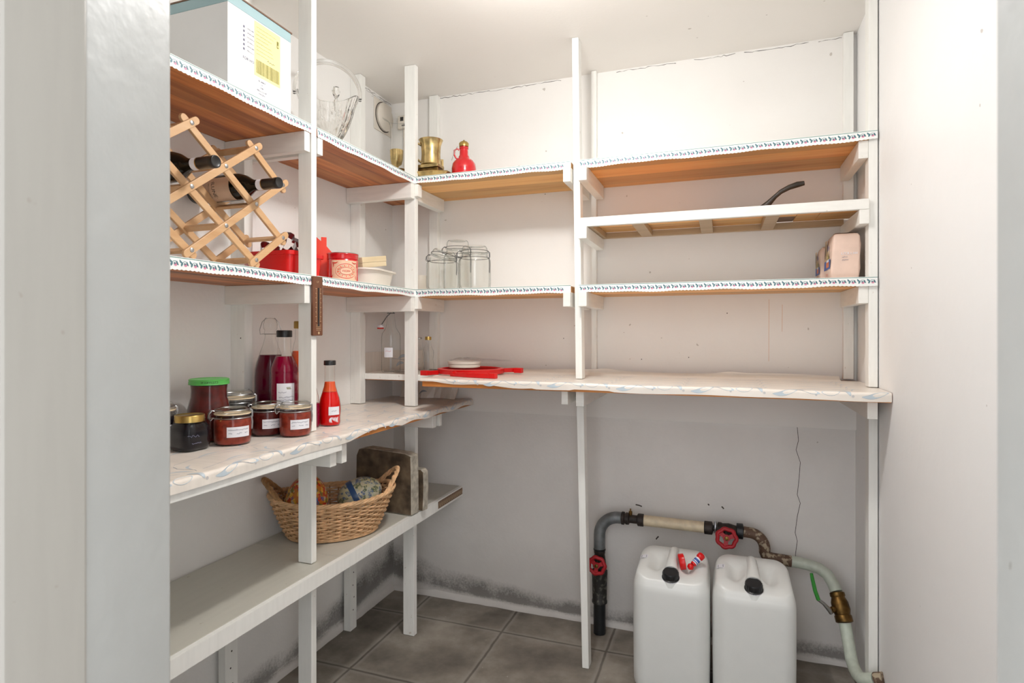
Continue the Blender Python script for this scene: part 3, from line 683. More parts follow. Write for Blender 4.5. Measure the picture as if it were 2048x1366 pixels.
def cloth_print(b, f, u0, u1, vback, flip=1, unit=0.232):
    u = u0; i = 0
    def lf(x0, y0, x1, y1, wd, bend=0.0, s=0.0, mat='cloth_blue', o=0.0013):
        a = max(min(x0, x1), u0); 
        if max(x0, x1) > u1 - 0.004 or min(x0, x1) < u0 + 0.004: return
        vf = leaf2d(x0, y0, x1, y1, wd, bend, 14, s); vl = leaf2d(x0, y0, x1, y1, wd + 0.0006, bend, 14, s)
        put2d(b, f, vl, 'cloth_line', o); put2d(b, f, vf, mat, o + 0.0002)
    while u < u1:
        lf(u + 0.002, 0.016, u + 0.070, 0.002, 0.0068, 0.05, 0.02); lf(u + 0.058, -0.002, u + 0.128, 0.010, 0.0075, -0.06, -0.03)
        lf(u + 0.132, 0.006, u + 0.180, 0.003, 0.0090, 0.02, 0.0); lf(u + 0.182, -0.014, u + 0.206, 0.014, 0.0058, -0.12)
        if u + 0.215 < u1 and u + 0.12 < u1:
            for (cx, cv, rr) in ((u + 0.212, 0.015, 0.0038), (u + 0.118, 0.0145, 0.003)):
                if u0 < cx - 0.01 and cx < u1 - 0.01:
                    pts = [(cx + rr * math.cos(a * PI / 5), cv + rr * math.sin(a * PI / 5)) for a in range(10)]
                    b.add([f(x, y, 0.0014) for x, y in pts], [tuple(range(10))], 'cloth_faint')
        # twigs over the top
        v = -0.02
        while v > vback + 0.04:
            for (x0, y0, x1, y1, wd, bd, mt) in ((0.205, v, 0.165, v - 0.035, 0.0035, 0.2, 'cloth_blue'), (0.219, v - 0.02, 0.245, v - 0.055, 0.0032, -0.2, 'cloth_blue'), (0.15, v - 0.03, 0.08, v - 0.022, 0.003, 0.1, 'cloth_blue')):
                x0_, x1_ = u + x0, u + x1
                if min(x0_, x1_) > u0 + 0.004 and max(x0_, x1_) < u1 - 0.004:
                    put2d(b, f, leaf2d(x0_, y0, x1_, y1, wd, bd), mt, 0.0011)
            pts = [(u + 0.212 + 0.006 * math.sin(k * 1.3), v - 0.075 * k / 6) for k in range(7)]
            if u + 0.2 > u0 and u + 0.222 < u1: put2d(b, f, ribbon2d(pts, 0.0007), 'cloth_line', 0.0012)
            pts = [(u + 0.03 * k, v - 0.012 + 0.008 * math.sin(k * 0.9 + i)) for k in range(7)]
            if pts[0][0] > u0 and pts[-1][0] < u1: put2d(b, f, ribbon2d(pts, 0.0006), 'cloth_line', 0.001)
            v -= 0.085
        u += unit; i += 1
t = thing('left_worktop', 'deep worktop along the left wall covered with cream oilcloth, carrying the jam jars', 'worktop', (-1.235, 1.4, CL))
o = MB().box(XL + 0.001, -1.032, 0.47, 1.4175, LB, CL, 'white').build('near_board', t, bevel=0.001); o.location = -t.location
o['label'] = 'thick white painted front board'
o = MB().box(XL + 0.001, -1.032, 1.4182, YB - 0.001, 0.878, CL, 'pine_orange').build('far_board', t, bevel=0.001); o.location = -t.location
o['label'] = 'bare orange pine board'
fm = cloth_map('left', -1.030, CL + 0.0018)
def lf_(u):
    d = 0.029
    if u > 1.42: d = 0.028 - 0.016 * max(0, math.sin((u - 1.45) / 0.30 * PI)) if u < 1.75 else 0.024 + 0.004 * math.sin(u * 30)
    return d
b = cloth(t, fm, 0.47, 2.352, -0.402, lf_); cloth_print(b, fm, 0.50, 2.34, -0.36, unit=0.232)
o = b.build('oilcloth', t); o.location = -t.location
t = thing('back_worktop', 'long worktop along the back wall covered with cream oilcloth printed with blue leaves', 'worktop', (-0.29, 2.1, CB))
o = MB().box(-1.03, 0.447, 1.893, YB - 0.001, 1.000, CB, 'pine_orange').build('board', t, bevel=0.001); o.location = -t.location
fm2 = cloth_map('back', 1.890, CB + 0.0018)
def bf_(u):
    if u < -0.99: return 0.013
    if u < -0.6: return 0.0135 + (u + 0.99) / 0.39 * 0.012 + 0.0035 * math.sin(u * 26)
    if -0.47 < u < -0.33: return 0.0245
    return 0.028 + 0.001 * math.sin(u * 20)
b = cloth(t, fm2, -1.036, 0.4475, -0.40, bf_); cloth_print(b, fm2, -1.02, 0.446, -0.40)
# curled-up back edge against the wall
n = 80; vs = []
for i in range(n + 1):
    x = -1.02 + 1.41 * i / n; h = 0.012 + 0.004 * math.sin(x * 9) + 0.006 * max(0, math.sin(x * 13.6 + 1.2)) ** 8; k = 0.0008
    for (dy, dz) in ((-0.045, 0.0012), (-0.02, 0.004), (-0.010, 0.011), (-0.0085, h + 0.004), (-0.0095, h + 0.004), (-0.0115, 0.011), (-0.022, 0.003), (-0.046, 0.0006)):
        vs.append((x, YB - 0.029 + 0.0 + dy * 1.0, CB + 0.002 + dz))
fs = [(8 * i + k, 8 * i + 8 + k, 8 * i + 8 + (k + 1) % 8, 8 * i + (k + 1) % 8) for i in range(n) for k in range(8)]
b.add(vs, fs, 'cloth', True)
pts = [(-1.0 + 1.37 * i / 40, 0.0) for i in range(41)]
vs_, fs_ = ribbon2d(pts, 0.0008); b.add([(x, YB - 0.0405 + y, CB + 0.0165) for x, y in vs_], fs_, 'cloth_faint')
o = b.build('oilcloth', t); o.location = -t.location
# short ledge closing the corner behind the corner post
t = thing('corner_ledge', 'short white-edged ledge in the left corner behind the corner post, under the empty swing-top bottle', 'shelf', (-1.3, 2.2, 1.0))
o = MB().box(XL + 0.001, -1.0315, 2.076, YB - 0.001, 1.0, CB - 0.001, 'pine_orange').build('board', t); o.location = -t.location
o = MB().box(-1.39, -1.0315, 2.0615, 2.0755, 1.004, CB + 0.002, 'white').build('front_edge', t, bevel=0.001); o.location = -t.location
b = MB().box(XL + 0.002, -1.0315, 2.077, 2.331, CB - 0.0005, CB + 0.0008, 'cloth')
b.box(XL + 0.002, XL + 0.0035, 2.085, 2.33, CB + 0.001, CB + 0.085, 'cloth'); b.box(XL + 0.003, -1.27, 2.346, 2.348, CB + 0.001, CB + 0.09, 'cloth')
fw = lambda u, v, off=0: (u, 2.3455 - off, CB + v)
for (x0, y0, x1, y1, w_, bd) in ((-1.40, 0.05, -1.35, 0.062, 0.006, 0.15), (-1.36, 0.048, -1.31, 0.06, 0.007, -0.2), (-1.41, 0.015, -1.37, 0.03, 0.006, 0.2), (-1.35, 0.012, -1.29, 0.028, 0.006, 0.2)):
    put2d(b, fw, leaf2d(x0, y0, x1, y1, w_ + 0.0008, bd), 'cloth_line', 0.0004); put2d(b, fw, leaf2d(x0, y0, x1, y1, w_, bd), 'cloth_blue', 0.0007)
put2d(b, fw, ribbon2d([(-1.43, 0.05), (-1.36, 0.045), (-1.29, 0.05)], 0.0008), 'cloth_line', 0.0004)
o = b.build('oilcloth', t); o.location = -t.location
# spare piece of oilcloth standing folded in the corner, on the left worktop
b = MB(); n = 10
for i in range(1): pass
vs = []
for i in range(n + 1):
    x = -1.375 + 0.28 * i / n
    vs += [(x, 2.318 + 0.012 * math.sin(i * 1.1), CL + 0.004), (x + 0.01, 2.326 + 0.01 * math.sin(i * 1.1 + 1), CL + 0.092 - 0.04 * (i / n) ** 2), (x + 0.01, 2.328 + 0.01 * math.sin(i * 1.1 + 1), CL + 0.092 - 0.04 * (i / n) ** 2), (x, 2.320 + 0.012 * math.sin(i * 1.1), CL + 0.004)]
b.add(vs, [(4 * i + k, 4 * i + 4 + k, 4 * i + 4 + (k + 1) % 4, 4 * i + (k + 1) % 4) for i in range(n) for k in range(4)] + [(0, 1, 2, 3), (4 * n, 4 * n + 1, 4 * n + 2, 4 * n + 3)], 'cloth')
fw = lambda u, v, off=0: (u, 2.305 - off, CL + v)
put2d(b, fw, leaf2d(-1.34, 0.03, -1.30, 0.05, 0.004, 0.2), 'cloth_line'); put2d(b, fw, leaf2d(-1.27, 0.02, -1.23, 0.035, 0.004, 0.2), 'cloth_line')
o = b.build('oilcloth_offcut', loc=(-1.24, 2.32, CL)); tag(o, 'crumpled offcut of oilcloth standing in the corner below the ledge', 'oilcloth')
# lower shelf
t = thing('lower_shelf', 'low grey-white painted shelf along the left wall carrying the wicker basket', 'shelf', (-1.26, 1.4, 0.49))
o = MB().box(XL + 0.0145, -1.101, 0.45, 1.50, 0.4925, 0.512, 'shelf_grey').build('near_panel', t, bevel=0.001); o.location = -t.location
o = MB().box(XL + 0.0145, -1.101, 1.5012, YB + 0.01, 0.4925, 0.512, 'shelf_grey').build('far_panel', t, bevel=0.001); o.location = -t.location
b = MB().box(-1.1205, -1.1012, 0.45, 2.37, 0.4695, 0.492, 'white'); b.box(-1.1005, -1.086, 0.45, 2.37, 0.4695, 0.511, 'white')
F = lambda u, v, off=0: (-1.0855 + off, u, v)
b.box(-1.0858, -1.0852, 2.13, 2.365, 0.478, 0.507, 'card_brown')
u = 2.135
while u < 2.36:
    put2d(b, F, ribbon2d([(u, 0.481), (u + 0.006, 0.503), (u + 0.012, 0.483), (u + 0.016, 0.498)], 0.0016), 'thermo_print', 0.0006); u += 0.0165
o = b.build('front_edge', t, bevel=0.0008); o.location = -t.location

# ------------------------------------------------------------------ containers
def facing(x, y):  # angle on an upright cylinder at (x,y) that looks to the doorway
    return math.atan2(-y, -x)
def label_part(parent, r, zc, ang, wd, h, lines, seed=0, sq=None, ink='ink', mat='label_white', extra=None):
    b = MB(); f = on_cyl(r, zc, ang, sq)
    patch(b, f, -wd / 2, wd / 2, -h / 2, h / 2, mat, 12, 0.0007)
    for k, (v, x0, x1, hh) in enumerate(lines):
        pts = scribble(x0 * wd / 2, x1 * wd / 2, v * h / 2, hh, seed + k)
        if len(pts) > 2: put2d(b, f, ribbon2d(pts, 0.00045), ink, 0.0012)
    if extra: extra(b, f)
    return b.build('label', parent)
def clip_jar(label, x, y, z, r, h, content, name='clip_jar', lab=True, ang=None, group=None, fill=0.86, rz=None, wire='steel', lidlift=0, cat='jar', gasket=True, sq=None, glassm='glass', shoulder=0.9):
    """squat preserving jar: glass body, contents, rubber ring, glass lid, wire clasp"""
    a0 = facing(x, y) if ang is None else ang
    t = thing(name, label, cat, (x, y, z), 0, group)
    hb = h * 0.80; rn = r * shoulder
    prof = [(r * 0.80, 0), (r * 0.93, 0.004), (r * 0.985, 0.014), (r, 0.03), (r, hb * 0.76), (r * 0.985, hb * 0.84), (rn, hb * 0.92), (rn, hb)]
    MB().lathe(prof, glassm, 40, close=False, sq=sq).build('glass_body', t)
    MB().lathe([(r * 0.78, 0.0015), (r * 0.80, 0.0035)], glassm, 32, sq=sq).build('base', t) if not content else None
    if content:
        k = 0.965; pr = [(rr * k, max(zz, 0.002)) for rr, zz in prof if zz < hb * fill]
        last = [p for p in prof if p[1] < hb * fill][-1]
        pr += [(min(last[0], rn if fill > 0.9 else r) * k, hb * fill)]
        pr[-1] = (pr[-1][0], pr[-1][1]); MB().lathe(pr, content, 40, sq=sq).build('contents', t)
    else:
        k = 0.93; pr = [(rr * k, zz + 0.004) for rr, zz in prof]; MB().lathe(pr, glassm, 40, close=False, sq=sq).build('inner_wall', t)
    zl = hb + 0.0005
    T = Matrix.Translation((0, 0, zl)) @ Matrix.Rotation(a0 + PI / 2 + 0.3, 4, 'Z') @ Matrix.Rotation(lidlift, 4, 'Y')
    if gasket: MB().lathe([(rn * 0.9, 0), (rn * 1.06, 0), (rn * 1.06, 0.0035), (rn * 0.9, 0.0035)], 'gasket', 36, T).build('rubber_ring', t)
    L = [(rn * 0.5, 0.0038), (rn * 1.04, 0.0038), (rn * 1.05, 0.009), (rn * 0.98, 0.0125), (rn * 0.94, h * 0.14), (rn * 0.86, h * 0.175), (rn * 0.72, h * 0.185), (rn * 0.68, h * 0.172), (0.0001, h * 0.17)]
    MB().lathe(L, glassm, 40, T, close=False).build('lid', t)
    wb = MB(); n = 36
    wb.tube([(rn * 1.06 * math.cos(2 * PI * i / n), rn * 1.06 * math.sin(2 * PI * i / n), hb * 0.9) for i in range(n)], 0.0011, wire, 6, True)
    wb.tube([(T @ Vector((rn * 1.04 * math.cos(2 * PI * i / n), rn * 1.04 * math.sin(2 * PI * i / n), 0.0125)))[:] for i in range(n)], 0.0011, wire, 6, True)
    wb.build('wire_hoop', t)
    ca = a0 + PI * 0.5 - 0.18; cb = a0 - PI * 0.5 + 0.2
    cl = MB()
    for s in (-0.14, 0.14):     # clasp loops
        q = ca - PI + s if False else cb + s
        def pt(rr, zz, aa): return (rr * math.cos(aa), rr * math.sin(aa), zz)
        cl.tube([pt(rn * 1.05, zl + 0.010, q), pt(rn * 1.20, zl + 0.012, q), pt(rn * 1.36, zl + 0.004, q), pt(rn * 1.40, zl - 0.008, q), pt(rn * 1.30, zl - 0.014, q), pt(rn * 1.16, hb * 0.9, q), pt(rn * 1.06, hb * 0.9, q)], 0.0013, wire, 6)
    cl.build('clasp', t)
    hg = MB()
    for s in (-0.12, 0.12):
        q = ca + s; hg.tube([pt(rn * 1.04, zl + 0.010, q), pt(rn * 1.14, zl + 0.008, q), pt(rn * 1.15, zl - 0.010, q), pt(rn * 1.11, hb * 0.9, q), pt(rn * 1.16, hb * 0.7, q), pt(rn * 1.13, hb * 0.5, q)], 0.0012, wire, 6)
    hg.tube([pt(rn * 1.13, hb * 0.5, ca - 0.12), pt(rn * 1.14, hb * 0.48, ca), pt(rn * 1.13, hb * 0.5, ca + 0.12)], 0.0012, wire, 6)
    hg.build('hinge', t)
    if lab:
        wd = r * 1.25; label_part(t, r, hb * 0.46, a0 + 0.33, wd, hb * 0.34, [(0.45, -0.9, 0.85, 0.004), (-0.25, -0.85, -0.55, 0.003), (-0.25, -0.2, 0.25, 0.004), (-0.25, 0.5, 0.8, 0.003)], seed=int(abs(x * 1000)))
    return t
ZS = CL + 0.0035
clip_jar('squat wire-clasped jar of red-brown jam right of the black gold-lidded jar', -1.222, 1.205, ZS, 0.047, 0.098, 'jam')
clip_jar('squat wire-clasped jar of darker jam between and behind its two twins', -1.235, 1.345, ZS, 0.045, 0.097, 'jam_dark')
clip_jar('squat wire-clasped jar of red-brown jam right beside the white shelf post', -1.150, 1.362, ZS, 0.0445, 0.098, 'jam')
clip_jar('clip jar with dark contents half hidden behind the jam jars, right of the green-lidded jar', -1.348, 1.34, ZS, 0.055, 0.125, 'jam_black', lab=False)
clip_jar('clip jar with black contents at the far left, cut off by the door frame', -1.372, 1.105, ZS, 0.045, 0.115, 'jam_black', lab=True)
def screw_jar(label, x, y, z, prof, content, lid_mat, lid, name, sq=None):
    t = thing(name, label, 'jar', (x, y, z))
    MB().lathe(prof, 'glass', 36, close=False, sq=sq).build('glass_body', t)
    MB().lathe([(r * 0.965, max(zz, 0.002)) for r, zz in prof[:-1]], content, 36, sq=sq).build('contents', t)
    rl, z0, z1 = lid
    b = MB().lathe([(rl * 0.96, z0), (rl * 1.02, z0 + 0.001), (rl, z0 + 0.003), (rl * 1.01, (z0 + z1) / 2), (rl * 0.985, (z0 + z1) / 2 + 0.001), (rl, z1 - 0.002), (rl * 0.95, z1), (rl * 0.93, z1), (rl * 0.9, z1 - 0.0012), (0.0001, z1 - 0.0012)], lid_mat, 40)
    if lid_mat == 'green_lid':
        f = on_cyl(rl * 1.015, (z0 + z1) / 2, facing(x, y)); vs, fs = glyph_marks(10, 0.0070); put2d(b, f, (vs, fs), 'ink_dark', 0.0006)
    b.build('lid', t)
    return t
t = screw_jar('small black-filled square jar with a gold screw lid at the front left', -1.262, 1.107, ZS, [(0.030, 0), (0.036, 0.003), (0.040, 0.012), (0.040, 0.045), (0.038, 0.058), (0.032, 0.066), (0.0315, 0.072)], 'jam_black', 'gold', (0.0345, 0.070, 0.088), 'screw_lid_jar', sq=4)
b = MB(); f = on_cyl(0.041, 0.035, facing(-1.262, 1.107) + 0.2, sq=4)
put2d(b, f, ribbon2d(scribble(-0.012, 0.014, 0.004, 0.006, 5), 0.0006), 'ink', 0.001); put2d(b, f, ribbon2d(scribble(-0.004, 0.02, -0.014, 0.004, 6), 0.0006), 'ink', 0.001)
b.build('embossing', t)
screw_jar('tall bulging jar of dark jam with a bright green metal lid', -1.325, 1.225, ZS, [(0.040, 0), (0.050, 0.004), (0.053, 0.015), (0.053, 0.07), (0.0535, 0.085), (0.050, 0.100), (0.0455, 0.118), (0.0445, 0.135), (0.046, 0.150), (0.046, 0.156)], 'jam_dark', 'green_lid', (0.0505, 0.152, 0.168), 'green_lid_jar')
def bottle(label, x, y, z, prof, fill_z, content, name='bottle', cap=None, gl='glass', cat='bottle', n=36, group=None):
    t = thing(name, label, cat, (x, y, z), 0, group)
    MB().lathe(prof, gl, n, close=False).build('glass_body', t)
    if content:
        pr = []
        for i, (r, zz) in enumerate(prof):
            if zz < fill_z: pr.append((r * 0.955, max(zz, 0.0025)))
            else:
                r0, z0 = prof[i - 1]; k = (fill_z - z0) / (zz - z0); pr.append(((r0 + (r - r0) * k) * 0.955, fill_z)); break
        pr.append((0.0001, fill_z)); MB().lathe(pr, content, n).build('contents', t)
    if cap:
        m, r, z0, z1 = cap
        MB().lathe([(r * 0.9, z0), (r, z0 + 0.0008), (r, z1 - 0.002), (r * 0.93, z1), (0.0001, z1)], m, n).build('cap', t)
    return t
# large swing-top bottle of dark juice
H = 0.328
prof = [(0.038, 0), (0.046, 0.004), (0.048, 0.012), (0.048, 0.165), (0.046, 0.19), (0.040, 0.215), (0.030, 0.245), (0.021, 0.272), (0.0165, 0.290), (0.0155, 0.302), (0.018, 0.304), (0.018, 0.312), (0.0165, 0.316)]
prof = [(r, z * 0.95) for r, z in prof]
t = bottle('tall swing-top bottle of dark purple berry juice with clear glass stopper, beside the wall post', -1.338, 1.470, ZS, prof, 0.224, 'juice', 'swing_top_bottle')
MB().lathe([(r, z - 0.016) for r, z in [(0.0165, 0.317), (0.020, 0.322), (0.021, 0.336), (0.017, 0.350), (0.010, 0.355), (0.0001, 0.356)]], 'glass', 24).build('stopper', t)
wb = MB()
for s in (-1, 1):
    wb.tube([(0, s * 0.020, 0.290), (0.002, s * 0.029, 0.288), (0.002, s * 0.031, 0.302), (0.0, s * 0.024, 0.326), (0, s * 0.012, 0.340)], 0.0012, 'steel', 6)
wb.tube([(0.0185 * math.cos(a * PI / 8), 0.0185 * math.sin(a * PI / 8), 0.289) for a in range(16)], 0.0012, 'steel', 6, True)
o = wb.build('wire_bail', t); o.rotation_euler.z = facing(-1.335, 1.49)
# black-capped bottle
prof = [(0.034, 0), (0.042, 0.003), (0.044, 0.010), (0.044, 0.150)]
for k in range(5): prof += [(0.0425, 0.156 + k * 0.008), (0.044, 0.160 + k * 0.008)]
prof += [(0.044, 0.20), (0.042, 0.212), (0.034, 0.232), (0.0235, 0.252), (0.0205, 0.262), (0.0205, 0.312)]
prof = [(r * 0.92, z * 0.905) for r, z in prof]
t = bottle('tall bottle of crimson berry juice with black screw cap and large white label', -1.252, 1.434, ZS, prof, 0.222, 'juice_bright', 'juice_bottle', ('black_plastic', 0.0225, 0.2795, 0.3005))
def crown(b, f):
    for k in range(5): put2d(b, f, leaf2d(0.004 + k * 0.0022, 0.030, 0.003 + k * 0.0026, 0.036, 0.0007), 'olive', 0.0012)
    put2d(b, f, ribbon2d([(0.003, 0.0295), (0.015, 0.0295)], 0.0008), 'olive', 0.0012)
label_part(t, 0.0405, 0.096, facing(-1.252, 1.434) + 0.10, 0.052, 0.092, [(0.42, -0.8, 0.1, 0.004), (0.12, -0.75, 0.9, 0.005), (-0.08, -0.75, 0.8, 0.005), (-0.85, -0.85, -0.55, 0.003), (-0.7, 0.0, 0.85, 0.003)], 11, extra=crown)
# third bottle behind with gold cap
prof = [(0.030, 0), (0.034, 0.004), (0.034, 0.20), (0.031, 0.22), (0.024, 0.255), (0.020, 0.27), (0.019, 0.315)]
bottle('tall juice bottle with a gold screw cap hidden behind the black-capped one', -1.272, 1.535, ZS, prof, 0.235, 'chili_orange', 'juice_bottle', ('gold', 0.0235, 0.306, 0.330))
# red sauce bottle
prof = [(0.026, 0), (0.0315, 0.003), (0.033, 0.010), (0.0325, 0.022), (0.034, 0.045), (0.0335, 0.065), (0.030, 0.085), (0.0235, 0.105), (0.0185, 0.122), (0.016, 0.140), (0.0155, 0.196)]
t = bottle('small curvy bottle of bright red sauce with a black cap right of the shelf post', -1.172, 1.547, ZS, prof, 0.106, 'chili', 'sauce_bottle', ('black_plastic', 0.0185, 0.190, 0.205))
MB().lathe([(0.0222, 0.107), (0.0178, 0.122), (0.0152, 0.138), (0.0001, 0.138)], 'chili_orange', 28).build('floating_pulp', t)
label_part(t, 0.034, 0.048, facing(-1.172, 1.547) + 0.42, 0.036, 0.026, [(0.0, -0.5, 0.4, 0.006)], 21)
b = MB(); f = on_cyl(0.034, 0.020, facing(-1.172, 1.547) + 0.42); rnd = random.Random(8)
for k in range(9): put2d(b, f, leaf2d(-0.014 + k * 0.0035, -0.006 + rnd.uniform(-0.004, 0.004), -0.012 + k * 0.0035 + rnd.uniform(-0.003, 0.003), 0.009, 0.0013), 'label_white', 0.0008)
b.build('torn_label', t)
prof = [(0.024, 0), (0.029, 0.003), (0.030, 0.012), (0.030, 0.06), (0.026, 0.095), (0.017, 0.13), (0.0125, 0.155), (0.0125, 0.185)]
bottle('narrow bottle with dark red syrup squeezed behind the shelf post, left of the red sauce', -1.202, 1.489, ZS, prof, 0.075, 'juice_bright', 'syrup_bottle', ('steel', 0.014, 0.180, 0.192))
# empties on the ledge
ZL = CB + 0.003
prof = [(0.030, 0), (0.037, 0.003), (0.039, 0.010), (0.039, 0.150), (0.037, 0.163), (0.028, 0.176), (0.0205, 0.190), (0.0145, 0.235), (0.013, 0.25), (0.015, 0.252), (0.015, 0.272)]
t = bottle('empty clear swing-top bottle with a dangling red rubber stopper, standing on the corner ledge', -1.305, 2.128, ZL, prof, 0, None, 'swing_top_bottle', gl='glass_green')
MB().lathe([(0.026, 0.003), (0.033, 0.006)], 'glass_green', 30).build('base', t)
label_part(t, 0.039, 0.085, facing(-1.305, 2.128) - 0.28, 0.036, 0.040, [(0.15, -0.7, 0.7, 0.010)], 33, ink='ink_red')
wb = MB().tube([(0.0155 * math.cos(a * PI / 8), 0.0155 * math.sin(a * PI / 8), 0.248) for a in range(16)], 0.0013, 'wire_dark', 6, True)
wb.tube([(0.0, 0.015, 0.248), (0.004, -0.004, 0.262), (0.0, -0.022, 0.258)], 0.0013, 'wire_dark', 6); wb.tube([(0.01, 0.0, 0.25), (0.004, -0.016, 0.235), (0.0, -0.040, 0.198)], 0.0018, 'wire_dark', 6)
o = wb.build('wire_bail', t); o.rotation_euler.z = facing(-1.305, 2.128)
b = MB().lathe([(0.010, 0), (0.0125, 0.003), (0.0125, 0.014), (0.009, 0.017)], 'label_white', 20, Matrix.Translation((0, -0.043, 0.184)))
b.lathe([(0.0128, 0.001), (0.0145, 0.004), (0.0128, 0.007)], 'ink_red', 20, Matrix.Translation((0, -0.043, 0.181)))
o = b.build('stopper', t); o.rotation_euler.z = facing(-1.305, 2.128)
prof = [(0.018, 0), (0.022, 0.003), (0.023, 0.01), (0.0235, 0.035), (0.020, 0.055), (0.023, 0.075), (0.0225, 0.09), (0.0125, 0.112), (0.011, 0.128), (0.011, 0.140)]
bottle('small empty wavy glass bottle with a gold cap behind the red plastic ring', -1.155, 2.175, ZL, prof, 0, None, 'small_bottle', ('gold', 0.0135, 0.136, 0.150), gl='glass_green')
prof = [(0.020, 0), (0.024, 0.003), (0.024, 0.08), (0.012, 0.112), (0.011, 0.14)]
bottle('plain small empty bottle half hidden behind the corner post beside the gold-capped one', -1.232, 2.235, ZL, prof, 0, None, 'small_bottle', ('steel', 0.013, 0.138, 0.146), gl='glass_green')
o = MB().lathe([(0.03, 0), (0.045, 0.002), (0.048, 0.008), (0.045, 0.010), (0.03, 0.006), (0.0001, 0.006)], 'crystal_plain', 30).build('glass_dish', loc=(0, 0, 0)); o.location = (-1.235, 2.12, ZL); tag(o, 'small flat glass dish on the corner ledge right of the swing-top bottle', 'dish')
# big empty preserving jars on the second shelf
ZJ = Z2 + BT + 0.0008
clip_jar('empty clip-top glass jar with its lid half open, front left of the group of three', -1.058, 2.118, ZJ, 0.060, 0.165, None, lab=False, wire='wire_dark', lidlift=0.22, gasket=False, sq=3.2, glassm='glass_green', shoulder=0.82)
clip_jar('empty clip-top glass jar with closed lid, front right of the group of three', -0.923, 2.128, ZJ, 0.064, 0.178, None, lab=False, wire='wire_dark', gasket=False, glassm='glass_green', shoulder=0.82)
clip_jar('taller empty clip-top glass jar standing behind the two others', -1.060, 2.262, ZJ, 0.060, 0.228, None, lab=False, wire='wire_dark', gasket=False, glassm='glass_green', shoulder=0.82)

# ------------------------------------------------------------------ wine rack and bottles
RX0, RX1 = -1.206, -1.352      # front and back lattice planes
ZR = Z2 + BT
t = thing('wine_rack', 'folding beech lattice wine rack standing on the second shelf by the door', 'wine rack', (-1.28, 1.10, ZR))
ys = lambda i: 1.057 + 0.1033 * (i - 2); zs = lambda j: 1.396 + 0.0765 * j
ang = math.atan2(0.0765, 0.1033)
def slat(plane_x, i0, j0, i1, j1, e0=0.026, e1=0.026):
    a = Vector((0, ys(i0), zs(j0))); c = Vector((0, ys(i1), zs(j1))); d = (c - a).normalized(); a -= d * e0; c += d * e1
    n = Vector((0, -d.z, d.y)) * 0.0095; b = MB(); L = (c - a).length; cnt = 6; pts = []
    for k in range(cnt + 1):
        th = -PI / 2 + PI * k / cnt; pts.append(c + d * (0.0095 * math.cos(th) - 0.0095) + n * math.sin(th))
    for k in range(cnt + 1):
        th = PI / 2 + PI * k / cnt; pts.append(a + d * (0.0095 * math.cos(th) + 0.0095) + n * math.sin(th))
    m = len(pts); vs = [(plane_x, p.y, p.z) for p in pts] + [(plane_x + 0.0085, p.y, p.z) for p in pts]
    b.add(vs, [tuple(range(m)), tuple(range(m, 2 * m))] + [(k, (k + 1) % m, m + (k + 1) % m, m + k) for k in range(m)], 'beech')
    o = b.build('slat', t, bevel=0.0012); o.location = -t.location
for base, sgn in ((RX0, 1), (RX1, -1)):
    inner = base - 0.0092 * (1 if sgn > 0 else -1)
    for (p, q) in (((-1, 3), (0, 4)), ((-1, 1), (2, 4)), ((0, 0), (4, 4)), ((2, 0), (5, 3)), ((4, 0), (5, 1))):
        slat(base, *p, *q)
    for (p, q) in (((0, 4), (4, 0)), ((-1, 3), (2, 0)), ((-1, 1), (0, 0)), ((2, 4), (5, 1)), ((4, 4), (5, 3))):
        slat(inner, *p, *q)
for (i, j) in ((0, 4), (2, 4), (4, 4), (3, 3), (5, 3), (2, 2), (4, 2), (1, 1), (3, 1), (5, 1), (2, 0), (4, 0), (1, 3), (0, 2)):
    y, z = ys(i), zs(j)
    T = Matrix.Translation((RX0 + 0.0086, y, z)) @ Matrix.Rotation(R(90), 4, 'Y')
    o = MB().lathe([(0.0058, 0), (0.0055, 0.0012), (0.003, 0.0022), (0.0001, 0.0024)], 'steel', 18, T).build('rivet', t); o.location = -t.location
for (i, j, tilt) in ((0, 4, 1), (2, 4, 1), (4, 4, 1), (3, 3, 1), (5, 3, 1), (2, 2, 1), (4, 2, 1), (3, 1, 1), (5, 1, 1), (1, 1, 1), (2, 0, 1), (4, 0, 1)):
    T = Matrix.Translation((0, ys(i), zs(j))) @ Matrix.Rotation(ang if (i + j) % 4 else -ang, 4, 'X')
    o = MB().box(RX1 + 0.0182, RX0 - 0.0095, -0.0085, 0.0085, -0.004, 0.004, 'beech', T).build('spacer', t, bevel=0.001); o.location = -t.location
